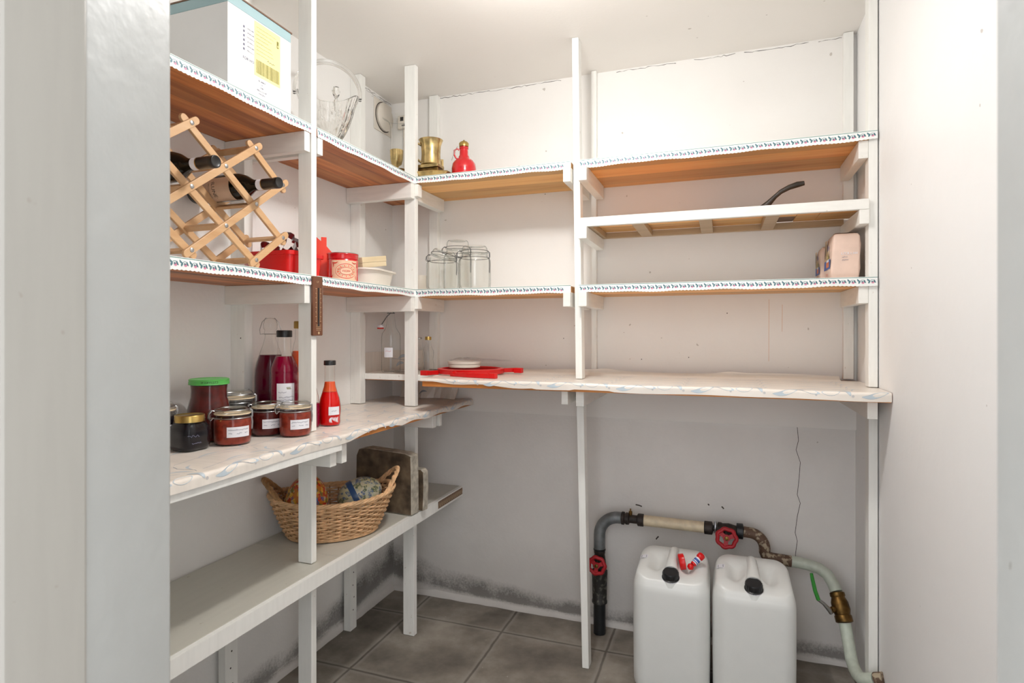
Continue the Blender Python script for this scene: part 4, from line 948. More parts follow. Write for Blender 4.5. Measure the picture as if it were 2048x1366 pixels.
def wine(label, y, z, shift=0):
    """bottle lying with its neck pointing out of the shelf"""
    t = thing('wine_bottle', label, 'bottle', (-1.42 + shift, y, z))
    t.rotation_euler = (0, 0, 0)
    T = Matrix.Rotation(R(90), 4, 'Y')      # local z -> world x
    prof = [(0.026, 0.0), (0.036, 0.003), (0.0375, 0.012), (0.0375, 0.165), (0.036, 0.180), (0.029, 0.200), (0.019, 0.217), (0.0150, 0.228), (0.0142, 0.240)]
    prof = [(r * 0.98, z_ * 0.95) for r, z_ in prof]
    MB().lathe(prof, 'dark_glass', 40, T).build('body', t)
    MB().lathe([(0.0146, 0.229), (0.0146, 0.245)], 'label_white', 28, T, close=False).build('neck_band', t)
    b = MB().lathe([(0.0149, 0.245), (0.0149, 0.2475)], 'gold', 28, T, close=False); b.build('gold_ring', t)
    MB().lathe([(0.0147, 0.2475), (0.0147, 0.284), (0.0152, 0.285), (0.0152, 0.296), (0.0145, 0.2985), (0.0125, 0.299), (0.011, 0.2982), (0.0001, 0.2982)], 'capsule', 28, T).build('capsule', t)
    b = MB(); r = 0.0374
    def f(u, v, off=0):   # u along bottle, v around (0 = facing the doorway)
        a = R(180 + 62) + v / r; return (u, (r + off) * math.sin(a - R(90)) if False else -(r + off) * math.cos(v / r), (r + off) * math.sin(v / r))
    nU, nV = 8, 12; vs = []; fs = []
    for i in range(nU + 1):
        for k in range(nV + 1): vs.append(f(0.045 + 0.115 * i / nU, -0.052 + 0.075 * k / nV, 0.0005))
    for i in range(nU):
        for k in range(nV): fs.append((i * (nV + 1) + k, i * (nV + 1) + k + 1, (i + 1) * (nV + 1) + k + 1, (i + 1) * (nV + 1) + k))
    b.add(vs, fs, 'wine_label', True)
    tv, tf = text_mesh('·ILUNE·', 0.016)
    b.add([f(0.104 + p[1], 0.0 - 0.012 - p[0], 0.0009) for p in tv], tf, 'ink_dark')
    tv, tf = glyph_marks(12, 0.0055)
    b.add([f(0.089 + p[1], -0.014 - p[0], 0.0009) for p in tv], tf, 'ink_dark')
    for k in range(3):
        vf = ribbon2d([(0.082 - k * 0.005, -0.028), (0.082 - k * 0.005, 0.002)], 0.0004); b.add([f(x, y_, 0.0009) for x, y_ in vf[0]], vf[1], 'ink_dark')
    b.build('label', t)
    return t
wine('dark wine bottle in the left cell of the rack, partly hidden by the door frame', ys(2), zs(3) - 0.024)
wine('lying dark wine bottle with beige label in the right cell of the rack', ys(4) + 0.002, zs(3) - 0.024)

# ------------------------------------------------------------------ left shelf, second level: tub, cutters, tin, bowls
ZA = Z2 + BT + 0.0008
t = thing('red_tub', 'rectangular bright red plastic tub full of cookie cutters behind the shelf post', 'tub', (-1.285, 1.485, ZA))
def rrect(x0, x1, y0, y1, r, n=5):
    pts = []
    for cx, cy, a0 in ((x1 - r, y1 - r, 0), (x0 + r, y1 - r, 90), (x0 + r, y0 + r, 180), (x1 - r, y0 + r, 270)):
        for k in range(n + 1): a = R(a0 + 90 * k / n); pts.append((cx + r * math.cos(a), cy + r * math.sin(a)))
    return pts
def loft(mb, rings, mat, caps=(True, True), smooth=True):
    n = len(rings[0]); vs = [p for r_ in rings for p in r_]; fs = []
    for j in range(len(rings) - 1):
        for i in range(n): fs.append((j * n + i, j * n + (i + 1) % n, (j + 1) * n + (i + 1) % n, (j + 1) * n + i))
    if caps[0]: fs.append(tuple(reversed(range(n))))
    if caps[1]: fs.append(tuple(range((len(rings) - 1) * n, len(rings) * n)))
    mb.add(vs, fs, mat, smooth); return mb
def tub(mb, hx, hy, h, taper, r, mat, lip=0.004, wall=0.002, rimh=0.012):
    R_ = lambda k, z, e=0.0: [(x, y, z) for x, y in rrect(-hx * k - e, hx * k + e, -hy * k - e, hy * k + e, r)]
    loft(mb, [R_(taper, 0), R_(taper + (1 - taper) * 0.85, h - rimh), R_(1, h - rimh, lip), R_(1, h, lip), R_(1, h, -wall), R_(taper, 0.003, -wall)], mat)
    return mb
tub(MB(), 0.080, 0.078, 0.080, 0.92, 0.022, 'red').build('tub_body', t)
rnd = random.Random(12)
# steel cutters piled in the tub
def cutter(label, x, y, z, pts, rot, group='steel cookie cutters in the red tub', h=0.022, mat='steel', name='cookie_cutter'):
    b = MB(); n = len(pts); vs = []
    for (px, py) in pts: vs += [(px, py, 0), (px, py, h), (px * 0.97, py * 0.97, h), (px * 0.97, py * 0.97, 0)]
    fs = [(4 * i + k, 4 * ((i + 1) % n) + k, 4 * ((i + 1) % n) + (k + 1) % 4, 4 * i + (k + 1) % 4) for i in range(n) for k in range(4)]
    b.add(vs, fs, mat); o = b.build(name); o.location = (x, y, z); o.rotation_euler = rot; tag(o, label, 'cookie cutter', group); return o
star = [((0.032 if k % 2 == 0 else 0.016) * math.cos(k * PI / 5), (0.032 if k % 2 == 0 else 0.016) * math.sin(k * PI / 5)) for k in range(10)]
heart = [(0.030 * math.sin(a) ** 3, 0.026 * math.cos(a) - 0.010 * math.cos(2 * a) - 0.003 * math.cos(3 * a)) for a in [k * PI / 12 for k in range(24)]]
circ = [(0.026 * math.cos(k * PI / 10), 0.026 * math.sin(k * PI / 10)) for k in range(20)]
man = [(0, .04), (.010, .036), (.010, .024), (.028, .022), (.028, .012), (.012, .008), (.014, -.010), (.024, -.034), (.012, -.038), (0, -.016), (-.012, -.038), (-.024, -.034), (-.014, -.010), (-.012, .008), (-.028, .012), (-.028, .022), (-.010, .024), (-.010, .036)]
cutter('steel gingerbread-man cutter sticking highest out of the red tub', -1.262, 1.462, ZA + 0.098, [(x * 1.15, y * 1.15) for x, y in man], (R(52), R(14), R(60)), None)
cutter('steel heart cutter lying at the left front of the red tub', -1.318, 1.440, ZA + 0.080, heart, (R(35), R(20), R(20)), None)
cutter('steel star cutter at the middle of the red tub', -1.30, 1.515, ZA + 0.062, star, (R(20), R(-25), R(50)), None)
cutter('round steel cutter leaning at the post side of the red tub', -1.236, 1.505, ZA + 0.066, circ, (R(70), R(5), R(110)), None)
# red house-shaped cutter
house = [(-0.034, -0.03), (0.034, -0.03), (0.034, 0.004), (0.046, 0.0), (0.010, 0.034), (0.010, 0.056), (-0.012, 0.056), (-0.012, 0.040), (-0.046, 0.002), (-0.034, 0.004)]
house = [(-.09, 0), (.028, 0), (.028, .105), (.044, .093), (.009, .133), (.009, .164), (-.009, .164), (-.009, .150), (-.030, .168), (-.104, .093), (-.09, .105)]
b = MB().prism(house, 0, 0.010, 'red_orange', Matrix.Rotation(R(90), 4, 'X'))
o = b.build('house_cutter', bevel=0.001); o.location = (-1.304, 1.688, ZA); o.rotation_euler = (0, 0, R(39)); tag(o, 'orange-red plastic house shape with a chimney standing behind the red patterned tin', 'cookie cutter')
# tin
tx, ty, tr, th = -1.214, 1.672, 0.051, 0.098
t = thing('tea_tin', 'round red and cream patterned tin with an ornate oval medallion', 'tin', (tx, ty, ZA))
MB().lathe([(tr * 0.99, 0), (tr, 0.002), (tr, th - 0.020), (tr * 0.985, th - 0.019)], 'red_enamel', 48).build('tin_body', t)
MB().lathe([(tr * 0.98, th - 0.0185), (tr * 1.015, th - 0.018), (tr * 1.015, th - 0.003), (tr * 1.03, th - 0.002), (tr * 1.02, th), (tr * 0.98, th), (tr * 0.97, th - 0.003), (0.0001, th - 0.003)], 'red_enamel', 48).build('lid', t)
MB().lathe([(tr * 1.02, th), (tr * 1.03, th + 0.001), (tr * 1.0, th + 0.0022)], 'steel', 48, close=False).build('rim', t)
b = MB(); f = on_cyl(tr, 0.038, facing(tx, ty) + 0.15)
patch(b, f, -0.046, 0.046, -0.034, 0.036, 'tin_cream', 24, 0.0006)
for (a, c, m, o_) in ((0.036, 0.025, 'red_enamel', 0.0009), (0.034, 0.023, 'tin_cream', 0.0012), (0.021, 0.013, 'red_enamel', 0.0015), (0.0195, 0.0115, 'tin_cream', 0.0018)):
    n = 28; pts = [(a * math.cos(2 * PI * k / n), c * math.sin(2 * PI * k / n)) for k in range(n)]
    vs = [f(0.004, 0, o_)] + [f(0.004 + x, y, o_) for x, y in pts]; b.add(vs, [(0, 1 + k, 1 + (k + 1) % n) for k in range(n)], m)
for k in range(26):
    a = 2 * PI * k / 26; vf = leaf2d(0.004 + 0.0225 * math.cos(a), 0.0145 * math.sin(a), 0.004 + 0.031 * math.cos(a + 0.1), 0.021 * math.sin(a + 0.1), 0.0011); put2d(b, f, vf, 'red_orange' if k % 2 else 'thermo_print', 0.0016)
for sx in (-1, 1):
    for sy in (-1, 1):
        put2d(b, f, leaf2d(sx * 0.044, sy * 0.030, sx * 0.022, sy * 0.031, 0.0016, 0.2 * sx), 'red_enamel', 0.0012); put2d(b, f, leaf2d(sx * 0.043, sy * 0.028, sx * 0.040, sy * 0.012, 0.0013, 0.2), 'red_enamel', 0.0012)
vs, fs = glyph_marks(5, 0.008); put2d(b, f, (vs and [(p[0] + 0.004, p[1]) for p in vs], fs), 'red_enamel', 0.0022)
b.build('printed_pattern', t)
# oval plastic bowl + little balsa box on it
t = thing('plastic_tub', 'translucent white oval plastic food tub on the second shelf near the corner', 'tub', (-1.245, 1.872, ZA)); t.rotation_euler.z = R(8)
tub(MB(), 0.072, 0.118, 0.064, 0.84, 0.060, 'plastic_white', lip=0.006, rimh=0.006).build('tub_body', t)
t = thing('balsa_box', 'small pale balsa wood box tilted on top of the white plastic tub', 'box', (-1.232, 1.852, ZA + 0.0665)); t.rotation_euler = (R(9), 0, R(-8))
MB().box(-0.038, 0.038, -0.070, 0.060, 0.008, 0.026, 'balsa').build('box_body', t, bevel=0.001)
MB().box(-0.039, 0.039, -0.071, 0.061, 0.0265, 0.046, 'balsa').build('lid', t, bevel=0.001)
o = MB().lathe([(0.024, 0), (0.028, 0.003), (0.031, 0.078), (0.029, 0.078), (0.026, 0.004), (0.0001, 0.004)], 'plastic_white', 30).build('plastic_cup'); o.location = (-1.228, 2.235, ZA); tag(o, 'white plastic cup mostly hidden behind the corner post on the second shelf', 'cup')
# thermometer on the post
t = thing('thermometer', 'long brown wall thermometer screwed to the front shelf post', 'thermometer', (-1.1385, 1.435, 1.188))
b = MB().prism(rrect(-0.022, 0.022, 0, 0.176, 0.004), 0.0008, 0.009, 'brown_plate', Matrix(((0, 0, 1, 0), (1, 0, 0, 0), (0, 1, 0, 0), (0, 0, 0, 1)))); b.build('plate', t, bevel=0.001)
b = MB().tube([(0.0095, 0.002, 0.035), (0.0095, 0.002, 0.142)], 0.0024, 'black_plastic', 8); b.lathe([(0.0032, 0), (0.0032, 0.008)], 'ink_dark', 10, Matrix.Translation((0.0095, 0.002, 0.028))); b.build('glass_tube', t)
b = MB(); F = lambda u, v, off=0: (0.0092 + off, u, v)
for k in range(22):
    for s in (-1, 1):
        L = 0.006 if k % 3 == 0 else 0.003
        u = 0.002 + s * 0.0065; b.add([F(u, 0.042 + k * 0.0046), F(u + s * L, 0.042 + k * 0.0046), F(u + s * L, 0.0437 + k * 0.0046), F(u, 0.0437 + k * 0.0046)], [(0, 1, 2, 3)], 'thermo_print')
vs, fs = glyph_marks(2, 0.008); b.add([F(p[0], 0.160 + p[1]) for p in vs], fs, 'thermo_print')
for k in range(4): b.add([F(-0.008, 0.016 + k * 0.005), F(0.014, 0.016 + k * 0.005), F(0.014, 0.0172 + k * 0.005), F(-0.008, 0.0172 + k * 0.005)], [(0, 1, 2, 3)], 'thermo_print')
n = 10; b.add([F(0.004 + 0.004 * math.cos(2 * PI * k / n), 0.008 + 0.004 * math.sin(2 * PI * k / n)) for k in range(n)], [tuple(range(n))], 'thermo_print')
b.build('scale', t)
# splinter on the post edge
# ------------------------------------------------------------------ top shelf, left
ZT = Z1 + BT + 0.0008
t = thing('cardboard_box', 'large white cardboard box with pale blue top edge and yellow barcode sticker', 'box', (-1.29, 1.24, ZT))
BX0, BX1, BY0, BY1, BZ = -1.425, -1.160, 1.128, 1.355, 2.052
def bp_(nm, mb, bevel=0): o = mb.build(nm, t, bevel=bevel); o.location = -t.location; return o
b = MB().box(BX0, BX1, BY0, BY1, ZT, 2.026, 'card_white'); bp_('box_body', b, 0.0012)
b = MB().box(BX0, BX1, BY0, BY1, 2.0263, BZ, 'card_blue'); bp_('blue_upper_band', b, 0.001)
b = MB().box(BX0 + 0.002, BX1 + 0.0015, BY0 - 0.001, BY1 + 0.004, BZ + 0.0003, BZ + 0.004, 'card_brown'); bp_('flap', b)
b = MB(); F = lambda u, v, off=0: (BX1 + 0.0004 + off, u, v)
def rect(mb, u0, u1, v0, v1, mat, off=0.0): mb.add([F(u0, v0, off), F(u1, v0, off), F(u1, v1, off), F(u0, v1, off)], [(0, 1, 2, 3)], mat)
rect(b, 1.216, 1.312, 1.878, 2.022, 'yellow')
rnd = random.Random(4); u = 1.222
while u < 1.307:
    w_ = rnd.choice([0.0007, 0.0012, 0.002]); rect(b, u, u + w_, 1.886, 1.922, 'olive', 0.0003); u += w_ + rnd.choice([0.0008, 0.0014])
for k in range(8):
    put2d(b, F, ribbon2d(scribble(1.222, rnd.uniform(1.26, 1.30), 2.008 - k * 0.010, 0.0025, 40 + k), 0.0003), 'olive', 0.0003)
put2d(b, F, ribbon2d(scribble(1.262, 1.29, 1.933, 0.004, 60), 0.0005), 'ink_dark', 0.0003)
rect(b, 1.298, 1.305, 1.985, 2.004, 'olive', 0.0003); rect(b, 1.300, 1.303, 1.988, 1.993, 'yellow', 0.0006)
b2 = MB()
bp_('shipping_sticker', b)
for k in range(6):
    vs, fs = glyph_marks(8, 0.0048, k); b2.add([F(1.203 + p[0], 1.988 - k * 0.0115 + p[1], 0.0002) for p in vs], fs, 'ink')
    rect(b2, 1.178, 1.183, 1.985 - k * 0.0115, 1.991 - k * 0.0115, 'ink', 0.0002)
bp_('printed_list', b2); b2 = MB()
vs, fs = text_mesh('FOR HO', 0.0105); b2.add([F(1.196 + p[0], 1.908 + p[1], 0.0002) for p in vs], fs, 'ink')
bp_('printed_heading', b2); b2 = MB()
for k, tx_ in enumerate(('MADE IN', 'CE', 'WWW', 'NET WEIGHT', 'PACKED')):
    vs, fs = glyph_marks(len(tx_), 0.0058, k); b2.add([F(1.243 + p[0], 1.868 - k * 0.0085 + p[1], 0.0002) for p in vs], fs, 'ink')
bp_('printed_text', b2)
# crystal basket
cx_, cy_ = -1.272, 1.668
t = thing('crystal_basket', 'cut crystal glass basket with an arched handle on the top left shelf', 'glass basket', (cx_, cy_, ZT)); t.rotation_euler.z = R(38)
b = MB(); n = 144; key = [(0.050, 0.0), (0.052, 0.006), (0.030, 0.020), (0.040, 0.040), (0.062, 0.075), (0.078, 0.110), (0.090, 0.145), (0.104, 0.178)]; rings = []
for (r0, z0), (r1, z1) in zip(key[:-1], key[1:]):
    m_ = max(1, int((z1 - z0) / 0.005)); rings += [(r0 + (r1 - r0) * q_ / m_, z0 + (z1 - z0) * q_ / m_) for q_ in range(m_)]
rings.append(key[-1])
def shape(p, a):
    x, y, z = p; k = z / 0.178; r = math.hypot(x, y); e = 1 + 0.012 * math.cos(16 * a) * k - (0.035 * max(0, 1 - abs(math.sin(8 * a + z * 42)) * 4) + 0.035 * max(0, 1 - abs(math.sin(8 * a - z * 42)) * 4)) * (0.02 < z < 0.150)
    z2 = z + k * k * 0.030 * math.cos(2 * a) ; return (x * e, y * e * (1 - 0.12 * k), z2)
inner = [(max(r - 0.009, 0.012), z + 0.002) for r, z in reversed(key[3:])]
b.lathe(rings + inner, 'lead_crystal', n, close=True, fn=shape); b.build('bowl', t)
b = MB(); pts = []
for k in range(33):
    a = PI * k / 32; pts.append((0.108 * math.cos(a) * (1 + 0.06 * math.sin(a)), 0.0, 0.200 + 0.118 * math.sin(a)))
for dy in (-0.0105, -0.0, 0.0105): b.tube([(x, y + dy, z + (0.002 if dy == 0 else 0)) for x, y, z in pts], 0.0050, 'lead_crystal', 10)
b.build('handle', t)
b = MB()
for k, (dx, dz) in enumerate(((-0.03, 0.0), (0.0, 0.002), (0.028, -0.002))):
    pass
b.lathe([(0.004, 0.165), (0.010, 0.19), (0.012, 0.21), (0.006, 0.222), (0.004, 0.226), (0.011, 0.240), (0.014, 0.252), (0.010, 0.266), (0.0001, 0.270)], 'lead_crystal', 20, Matrix.Translation((0.028, 0.03, -0.02))); b.build('stopper', t)
# brass candle holder with chimney
t = thing('candle_holder', 'brass candlestick with a flared clear glass chimney in the corner of the top shelf', 'candlestick', (-1.330, 2.215, ZT))
MB().lathe([(0.038, 0), (0.040, 0.003), (0.034, 0.010), (0.012, 0.016), (0.008, 0.03), (0.011, 0.045), (0.007, 0.060), (0.007, 0.105), (0.010, 0.112), (0.022, 0.120), (0.027, 0.140), (0.0285, 0.172), (0.029, 0.180), (0.027, 0.180), (0.025, 0.150), (0.0001, 0.150)], 'brass', 32).build('brass_stem', t)
MB().lathe([(0.026, 0.162), (0.026, 0.25), (0.028, 0.285), (0.036, 0.305), (0.058, 0.318), (0.061, 0.3195)], 'glass_green', 36, close=False).build('glass_chimney', t)
t = thing('chamber_candlestick', 'small dark copper candle holder with a ring handle by the corner post', 'candlestick', (-1.268, 2.145, ZT))
MB().lathe([(0.030, 0), (0.034, 0.004), (0.032, 0.006), (0.010, 0.008), (0.009, 0.05), (0.016, 0.054), (0.016, 0.075), (0.012, 0.075)], 'brass_dark', 28).build('pan', t)
MB().tube([(0.036 + 0.011 * math.cos(2 * PI * k / 16), -0.004, 0.018 + 0.013 * math.sin(2 * PI * k / 16) + 0.028) for k in range(16)], 0.0018, 'brass_dark', 8, True).build('ring_handle', t)
t = thing('tall_glass', 'clear flared drinking glass standing behind the corner post on the top shelf', 'glass', (-1.255, 2.30, ZT))
MB().lathe([(0.022, 0), (0.024, 0.002), (0.023, 0.006), (0.024, 0.12), (0.027, 0.18), (0.031, 0.215)], 'glass_green', 30, close=False).build('glass_wall', t)
MB().lathe([(0.02, 0.003), (0.021, 0.012)], 'glass_green', 30).build('base', t)
# stack of brass trays, mug, frame
t = thing('brass_tray', 'octagonal brass tray lying on the top shelf under the brass mug', 'tray', (-1.105, 2.100, ZT))
oct_ = lambda r, z: [(r * math.cos(R(22.5 + 45 * k)) * 1.0, r * math.sin(R(22.5 + 45 * k)) * 0.55, z) for k in range(8)]
b = MB(); loft(b, [oct_(0.058, 0), oct_(0.062, 0.003), oct_(0.092, 0.026), oct_(0.097, 0.027), oct_(0.092, 0.030), oct_(0.060, 0.008)], 'brass', smooth=False); b.build('tray_body', t)
t = thing('brass_box', 'low rectangular brass box in the tray under the mug', 'box', (-1.105, 2.100, ZT + 0.0095))
MB().box(-0.045, 0.045, -0.024, 0.024, 0, 0.038, 'brass_dark').build('box_body', t, bevel=0.002); MB().box(-0.047, 0.047, -0.030, 0.030, 0.0385, 0.052, 'brass').build('lid', t, bevel=0.002)
t = thing('brass_mug', 'hammered brass mug with flared rim and a strap handle', 'mug', (-1.108, 2.11, ZT + 0.0625))
MB().lathe([(0.038, 0), (0.042, 0.003), (0.040, 0.012), (0.038, 0.045), (0.040, 0.080), (0.047, 0.102), (0.049, 0.104), (0.046, 0.103), (0.036, 0.07), (0.036, 0.006), (0.0001, 0.006)], 'brass', 40).build('mug_body', t)
b = MB(); a = facing(-1.108, 2.13) - 1.6; ca, sa = math.cos(a), math.sin(a)
for dy in (-0.004, 0.004): b.tube([((0.040 + r_) * ca - dy * sa, (0.040 + r_) * sa + dy * ca, z) for r_, z in ((-0.001, 0.084), (0.012, 0.090), (0.024, 0.080), (0.026, 0.055), (0.018, 0.028), (-0.001, 0.014))], 0.0042, 'brass', 8)
b.lathe([(0.0001, -0.006), (0.006, 0), (0.0001, 0.006)], 'brass', 12, Matrix.Translation((0.041 * math.cos(a + 0.4), 0.041 * math.sin(a + 0.4), 0.088))); b.build('handle', t)
t = thing('brass_photo_stand', 'small upright brass picture frame edge right behind the corner post on the top shelf', 'frame', (-1.155, 2.235, ZT)); t.rotation_euler = (R(-10), 0, R(35))
b = MB()
for bx in ((-0.04, -0.032, 0, 0.14), (0.032, 0.04, 0, 0.14), (-0.0318, 0.0318, 0, 0.008), (-0.0318, 0.0318, 0.132, 0.14)): b.box(bx[0], bx[1], -0.003, 0.003, bx[2], bx[3], 'brass')
b.build('frame_border', t); MB().box(-0.0316, 0.0316, 0.0, 0.002, 0.0082, 0.1318, 'brass_dark').build('panel', t)
# red flagon
fx, fy = -0.980, 2.150
t = thing('red_flagon', 'round-bodied red enamel flagon with gold cap and small loop handle', 'bottle', (fx, fy, ZT))
k_ = 0.93
MB().lathe([(r * k_, z) for r, z in [(0.040, 0), (0.049, 0.003), (0.052, 0.012), (0.053, 0.050), (0.050, 0.068), (0.040, 0.082), (0.026, 0.090), (0.024, 0.096), (0.019, 0.105), (0.0175, 0.128), (0.020, 0.130), (0.020, 0.136), (0.017, 0.138)]], 'red_enamel', 44).build('flagon_body', t)
MB().lathe([(0.017, 0.1385), (0.019, 0.139), (0.020, 0.152), (0.015, 0.158), (0.006, 0.160), (0.003, 0.166), (0.0001, 0.167)], 'gold', 28).build('cap', t)
a = facing(fx, fy) - 1.45; ca, sa = math.cos(a), math.sin(a)
MB().tube([((0.018 + r_) * ca, (0.018 + r_) * sa, z) for r_, z in ((0.0, 0.124), (0.010, 0.130), (0.020, 0.122), (0.022, 0.106), (0.014, 0.092), (0.006, 0.088))], 0.0035, 'red_enamel', 8).build('loop_handle', t)
MB().tube([((0.026 + r_) * ca - 0.004 * sa, (0.026 + r_) * sa + 0.004 * ca, z) for r_, z in ((0.0, 0.138), (0.012, 0.120), (0.018, 0.100), (0.024, 0.080))], 0.0012, 'steel', 6).build('wire_clip', t)
b = MB(); f = on_cyl(0.0495, 0.045, facing(fx, fy) - 0.1); vs, fs = glyph_marks(7, 0.007); put2d(b, f, (vs, fs), 'red_wheel', 0.0008); b.build('lettering', t)
# vent cover and junction on the walls
b = MB().box(XL + 0.0005, XL + 0.006, 2.205, 2.345, 2.095, 2.235, 'plastic_white')
t = thing('vent_cover', 'white square ventilation cover with a round disc high on the left wall in the corner', 'vent', (XL, 2.275, 2.165))
o = b.build('back_plate', t, bevel=0.002); o.location = -t.location
T = Matrix.Translation((0.0065, 0, 0)) @ Matrix.Rotation(R(90), 4, 'Y')
MB().lathe([(0.060, 0.0), (0.062, 0.010), (0.058, 0.014), (0.0001, 0.017)], 'plastic_white', 40, T).build('disc', t)
MB().lathe([(0.0625, 0.0), (0.066, 0.0), (0.066, 0.0012), (0.0625, 0.0012)], 'mark_dark', 40, T, close=False).build('painted_gap_shadow', t)  # dark ring painted as the shade around the disc edge
t = thing('junction_box', 'small white cable box with black openings on the back wall in the ceiling corner', 'junction box', (-1.375, YB, 2.16))
MB().box(-0.024, 0.024, -0.022, -0.0005, -0.03, 0.03, 'plastic_white').build('casing', t, bevel=0.003)
MB().box(-0.010, 0.006, -0.0235, -0.0222, 0.004, 0.022, 'black_plastic').build('opening', t); MB().box(-0.002, 0.018, -0.0235, -0.0222, -0.02, -0.014, 'black_plastic').build('opening', t)
MB().tube([(0.0, -0.006, -0.031), (0.002, -0.006, -0.1), (0.0, -0.006, -0.33)], 0.003, 'plastic_white', 8).build('cable', t)

# ------------------------------------------------------------------ flour bags and pan, right
def bag(label, x0, x1, y0, y1, z, h, lean, first):
    t = thing('flour_bag', label, 'bag', ((x0 + x1) / 2, (y0 + y1) / 2, z))
    cx, cy = (x0 + x1) / 2, (y0 + y1) / 2; hx, hy = (x1 - x0) / 2, (y1 - y0) / 2; rings = []
    for k, (zz, s, e) in enumerate(((0, 0.94, 0), (0.004, 1.0, 0), (h * 0.25, 1.03, 0.001), (h * 0.5, 1.03, 0.0015), (h * 0.75, 1.01, 0.001), (h * 0.93, 0.96, 0), (h * 0.985, 0.86, 0), (h, 0.7, 0))):
        rings.append([(px * s + lean * zz + 0.0012 * math.sin(7 * px * 60 + zz * 90), py * s + 0.001 * math.sin(py * 200 + zz * 70), zz) for px, py in rrect(-hx, hx, -hy, hy, 0.008, 4)])
    b = MB(); loft(b, rings, 'bag'); b.build('paper_bag', t)
    b = MB().add([(-hx * 0.75 + lean * h, -hy * 0.8, h + 0.0003), (hx * 0.75 + lean * h, -hy * 0.8, h + 0.0003), (hx * 0.7 + lean * h, hy * 0.2, h + 0.005), (-hx * 0.7 + lean * h, hy * 0.2, h + 0.005)], [(0, 1, 2, 3)], 'bag')
    b.add([(-hx * 0.75 + lean * h, -hy * 0.8, h + 0.0012), (hx * 0.75 + lean * h, -hy * 0.8, h + 0.0012), (hx * 0.7 + lean * h, hy * 0.2, h + 0.0065), (-hx * 0.7 + lean * h, hy * 0.2, h + 0.0065)], [(0, 1, 2, 3)], 'bag'); b.build('folded_top', t)
    b = MB(); F = lambda u, v, off=0: (-hx * 1.03 - 0.0022 - off + lean * v, -u, v)     # u from back (-) to front (+)
    q = lambda u0, u1, v0, v1, m, off=0.0: b.add([F(u0, v0, off), F(u1, v0, off), F(u1, v1, off), F(u0, v1, off)], [(0, 1, 2, 3)], m)
    if first:
        q(-hy * 0.98, hy * 0.9, h * 0.26, h * 0.46, 'bag_blue', 0.0001)
        q(-hy * 0.98, -hy * 0.35, h * 0.46, h * 0.92, 'thermo_print', 0.0001)
        put2d(b, F, leaf2d(-hy * 0.75, h * 0.5, -hy * 0.6, h * 0.86, 0.007, 0.1), 'ink_dark', 0.0004)
        q(-hy * 0.3, hy * 0.55, h * 0.30, h * 0.42, 'bag_orange', 0.0004); q(-hy * 0.25, hy * 0.5, h * 0.42, h * 0.48, 'label_white', 0.0005)
        for k in range(7): put2d(b, F, leaf2d(-0.012 + k * 0.005, h * 0.46, -0.010 + k * 0.006, h * (0.58 + 0.05 * (k % 3)), 0.0035, 0.15), ('bag_green', 'bag_orange', 'yellow')[k % 3], 0.0007)
        vs, fs = glyph_marks(3, 0.020); b.add([F(hy * 0.1 + p[0], h * 0.72 + p[1], 0.0004) for p in vs], fs, 'bag_blue')
        vs, fs = glyph_marks(4, 0.012); b.add([F(hy * 0.05 + p[0], h * 0.14 + p[1], 0.0004) for p in vs], fs, 'ink_red')
    b.build('side_print', t)
    b = MB(); G_ = lambda u, v, off=0: (u + lean * v, -hy * 1.03 - 0.0022 - off, v)
    vs, fs = glyph_marks(7, 0.0105); b.add([G_(0.008 + p[0], h * 0.56 + p[1]) for p in vs], fs, 'label_white')
    put2d(b, G_, ribbon2d(scribble(-0.012, 0.004, h * 0.48, 0.004, 3), 0.0005), 'ink', 0.0002); put2d(b, G_, ribbon2d(scribble(-0.012, 0.006, h * 0.42, 0.004, 4), 0.0005), 'ink', 0.0002); b.build('front_print', t)
bag('front pink-beige flour bag with blue and orange picture panel', 0.328, 0.408, 2.094, 2.212, ZJ, 0.150, 0.04, True)
bag('second paper flour bag standing directly behind the front one', 0.318, 0.392, 2.226, 2.316, ZJ, 0.125, 0.0, True)
ZM = 1.6045
t = thing('frying_pan', 'dark cast-iron frying pan on the slatted shelf, only its curved handle showing', 'pan', (0.05, 2.205, ZM - 0.002))
MB().lathe([(0.085, 0), (0.095, 0.002), (0.100, 0.014), (0.097, 0.014), (0.092, 0.005), (0.0001, 0.005)], 'iron', 48).build('pan_body', t)
b = MB()
pth = [(0.078, -0.060, 0.011), (0.100, -0.070, 0.030), (0.118, -0.078, 0.048), (0.135, -0.082, 0.062), (0.160, -0.085, 0.074), (0.185, -0.086, 0.081), (0.205, -0.086, 0.084)]
b.tube(pth, [0.014, 0.010, 0.0072, 0.0075, 0.0085, 0.0095, 0.0072], 'iron', 12); b.build('handle', t)

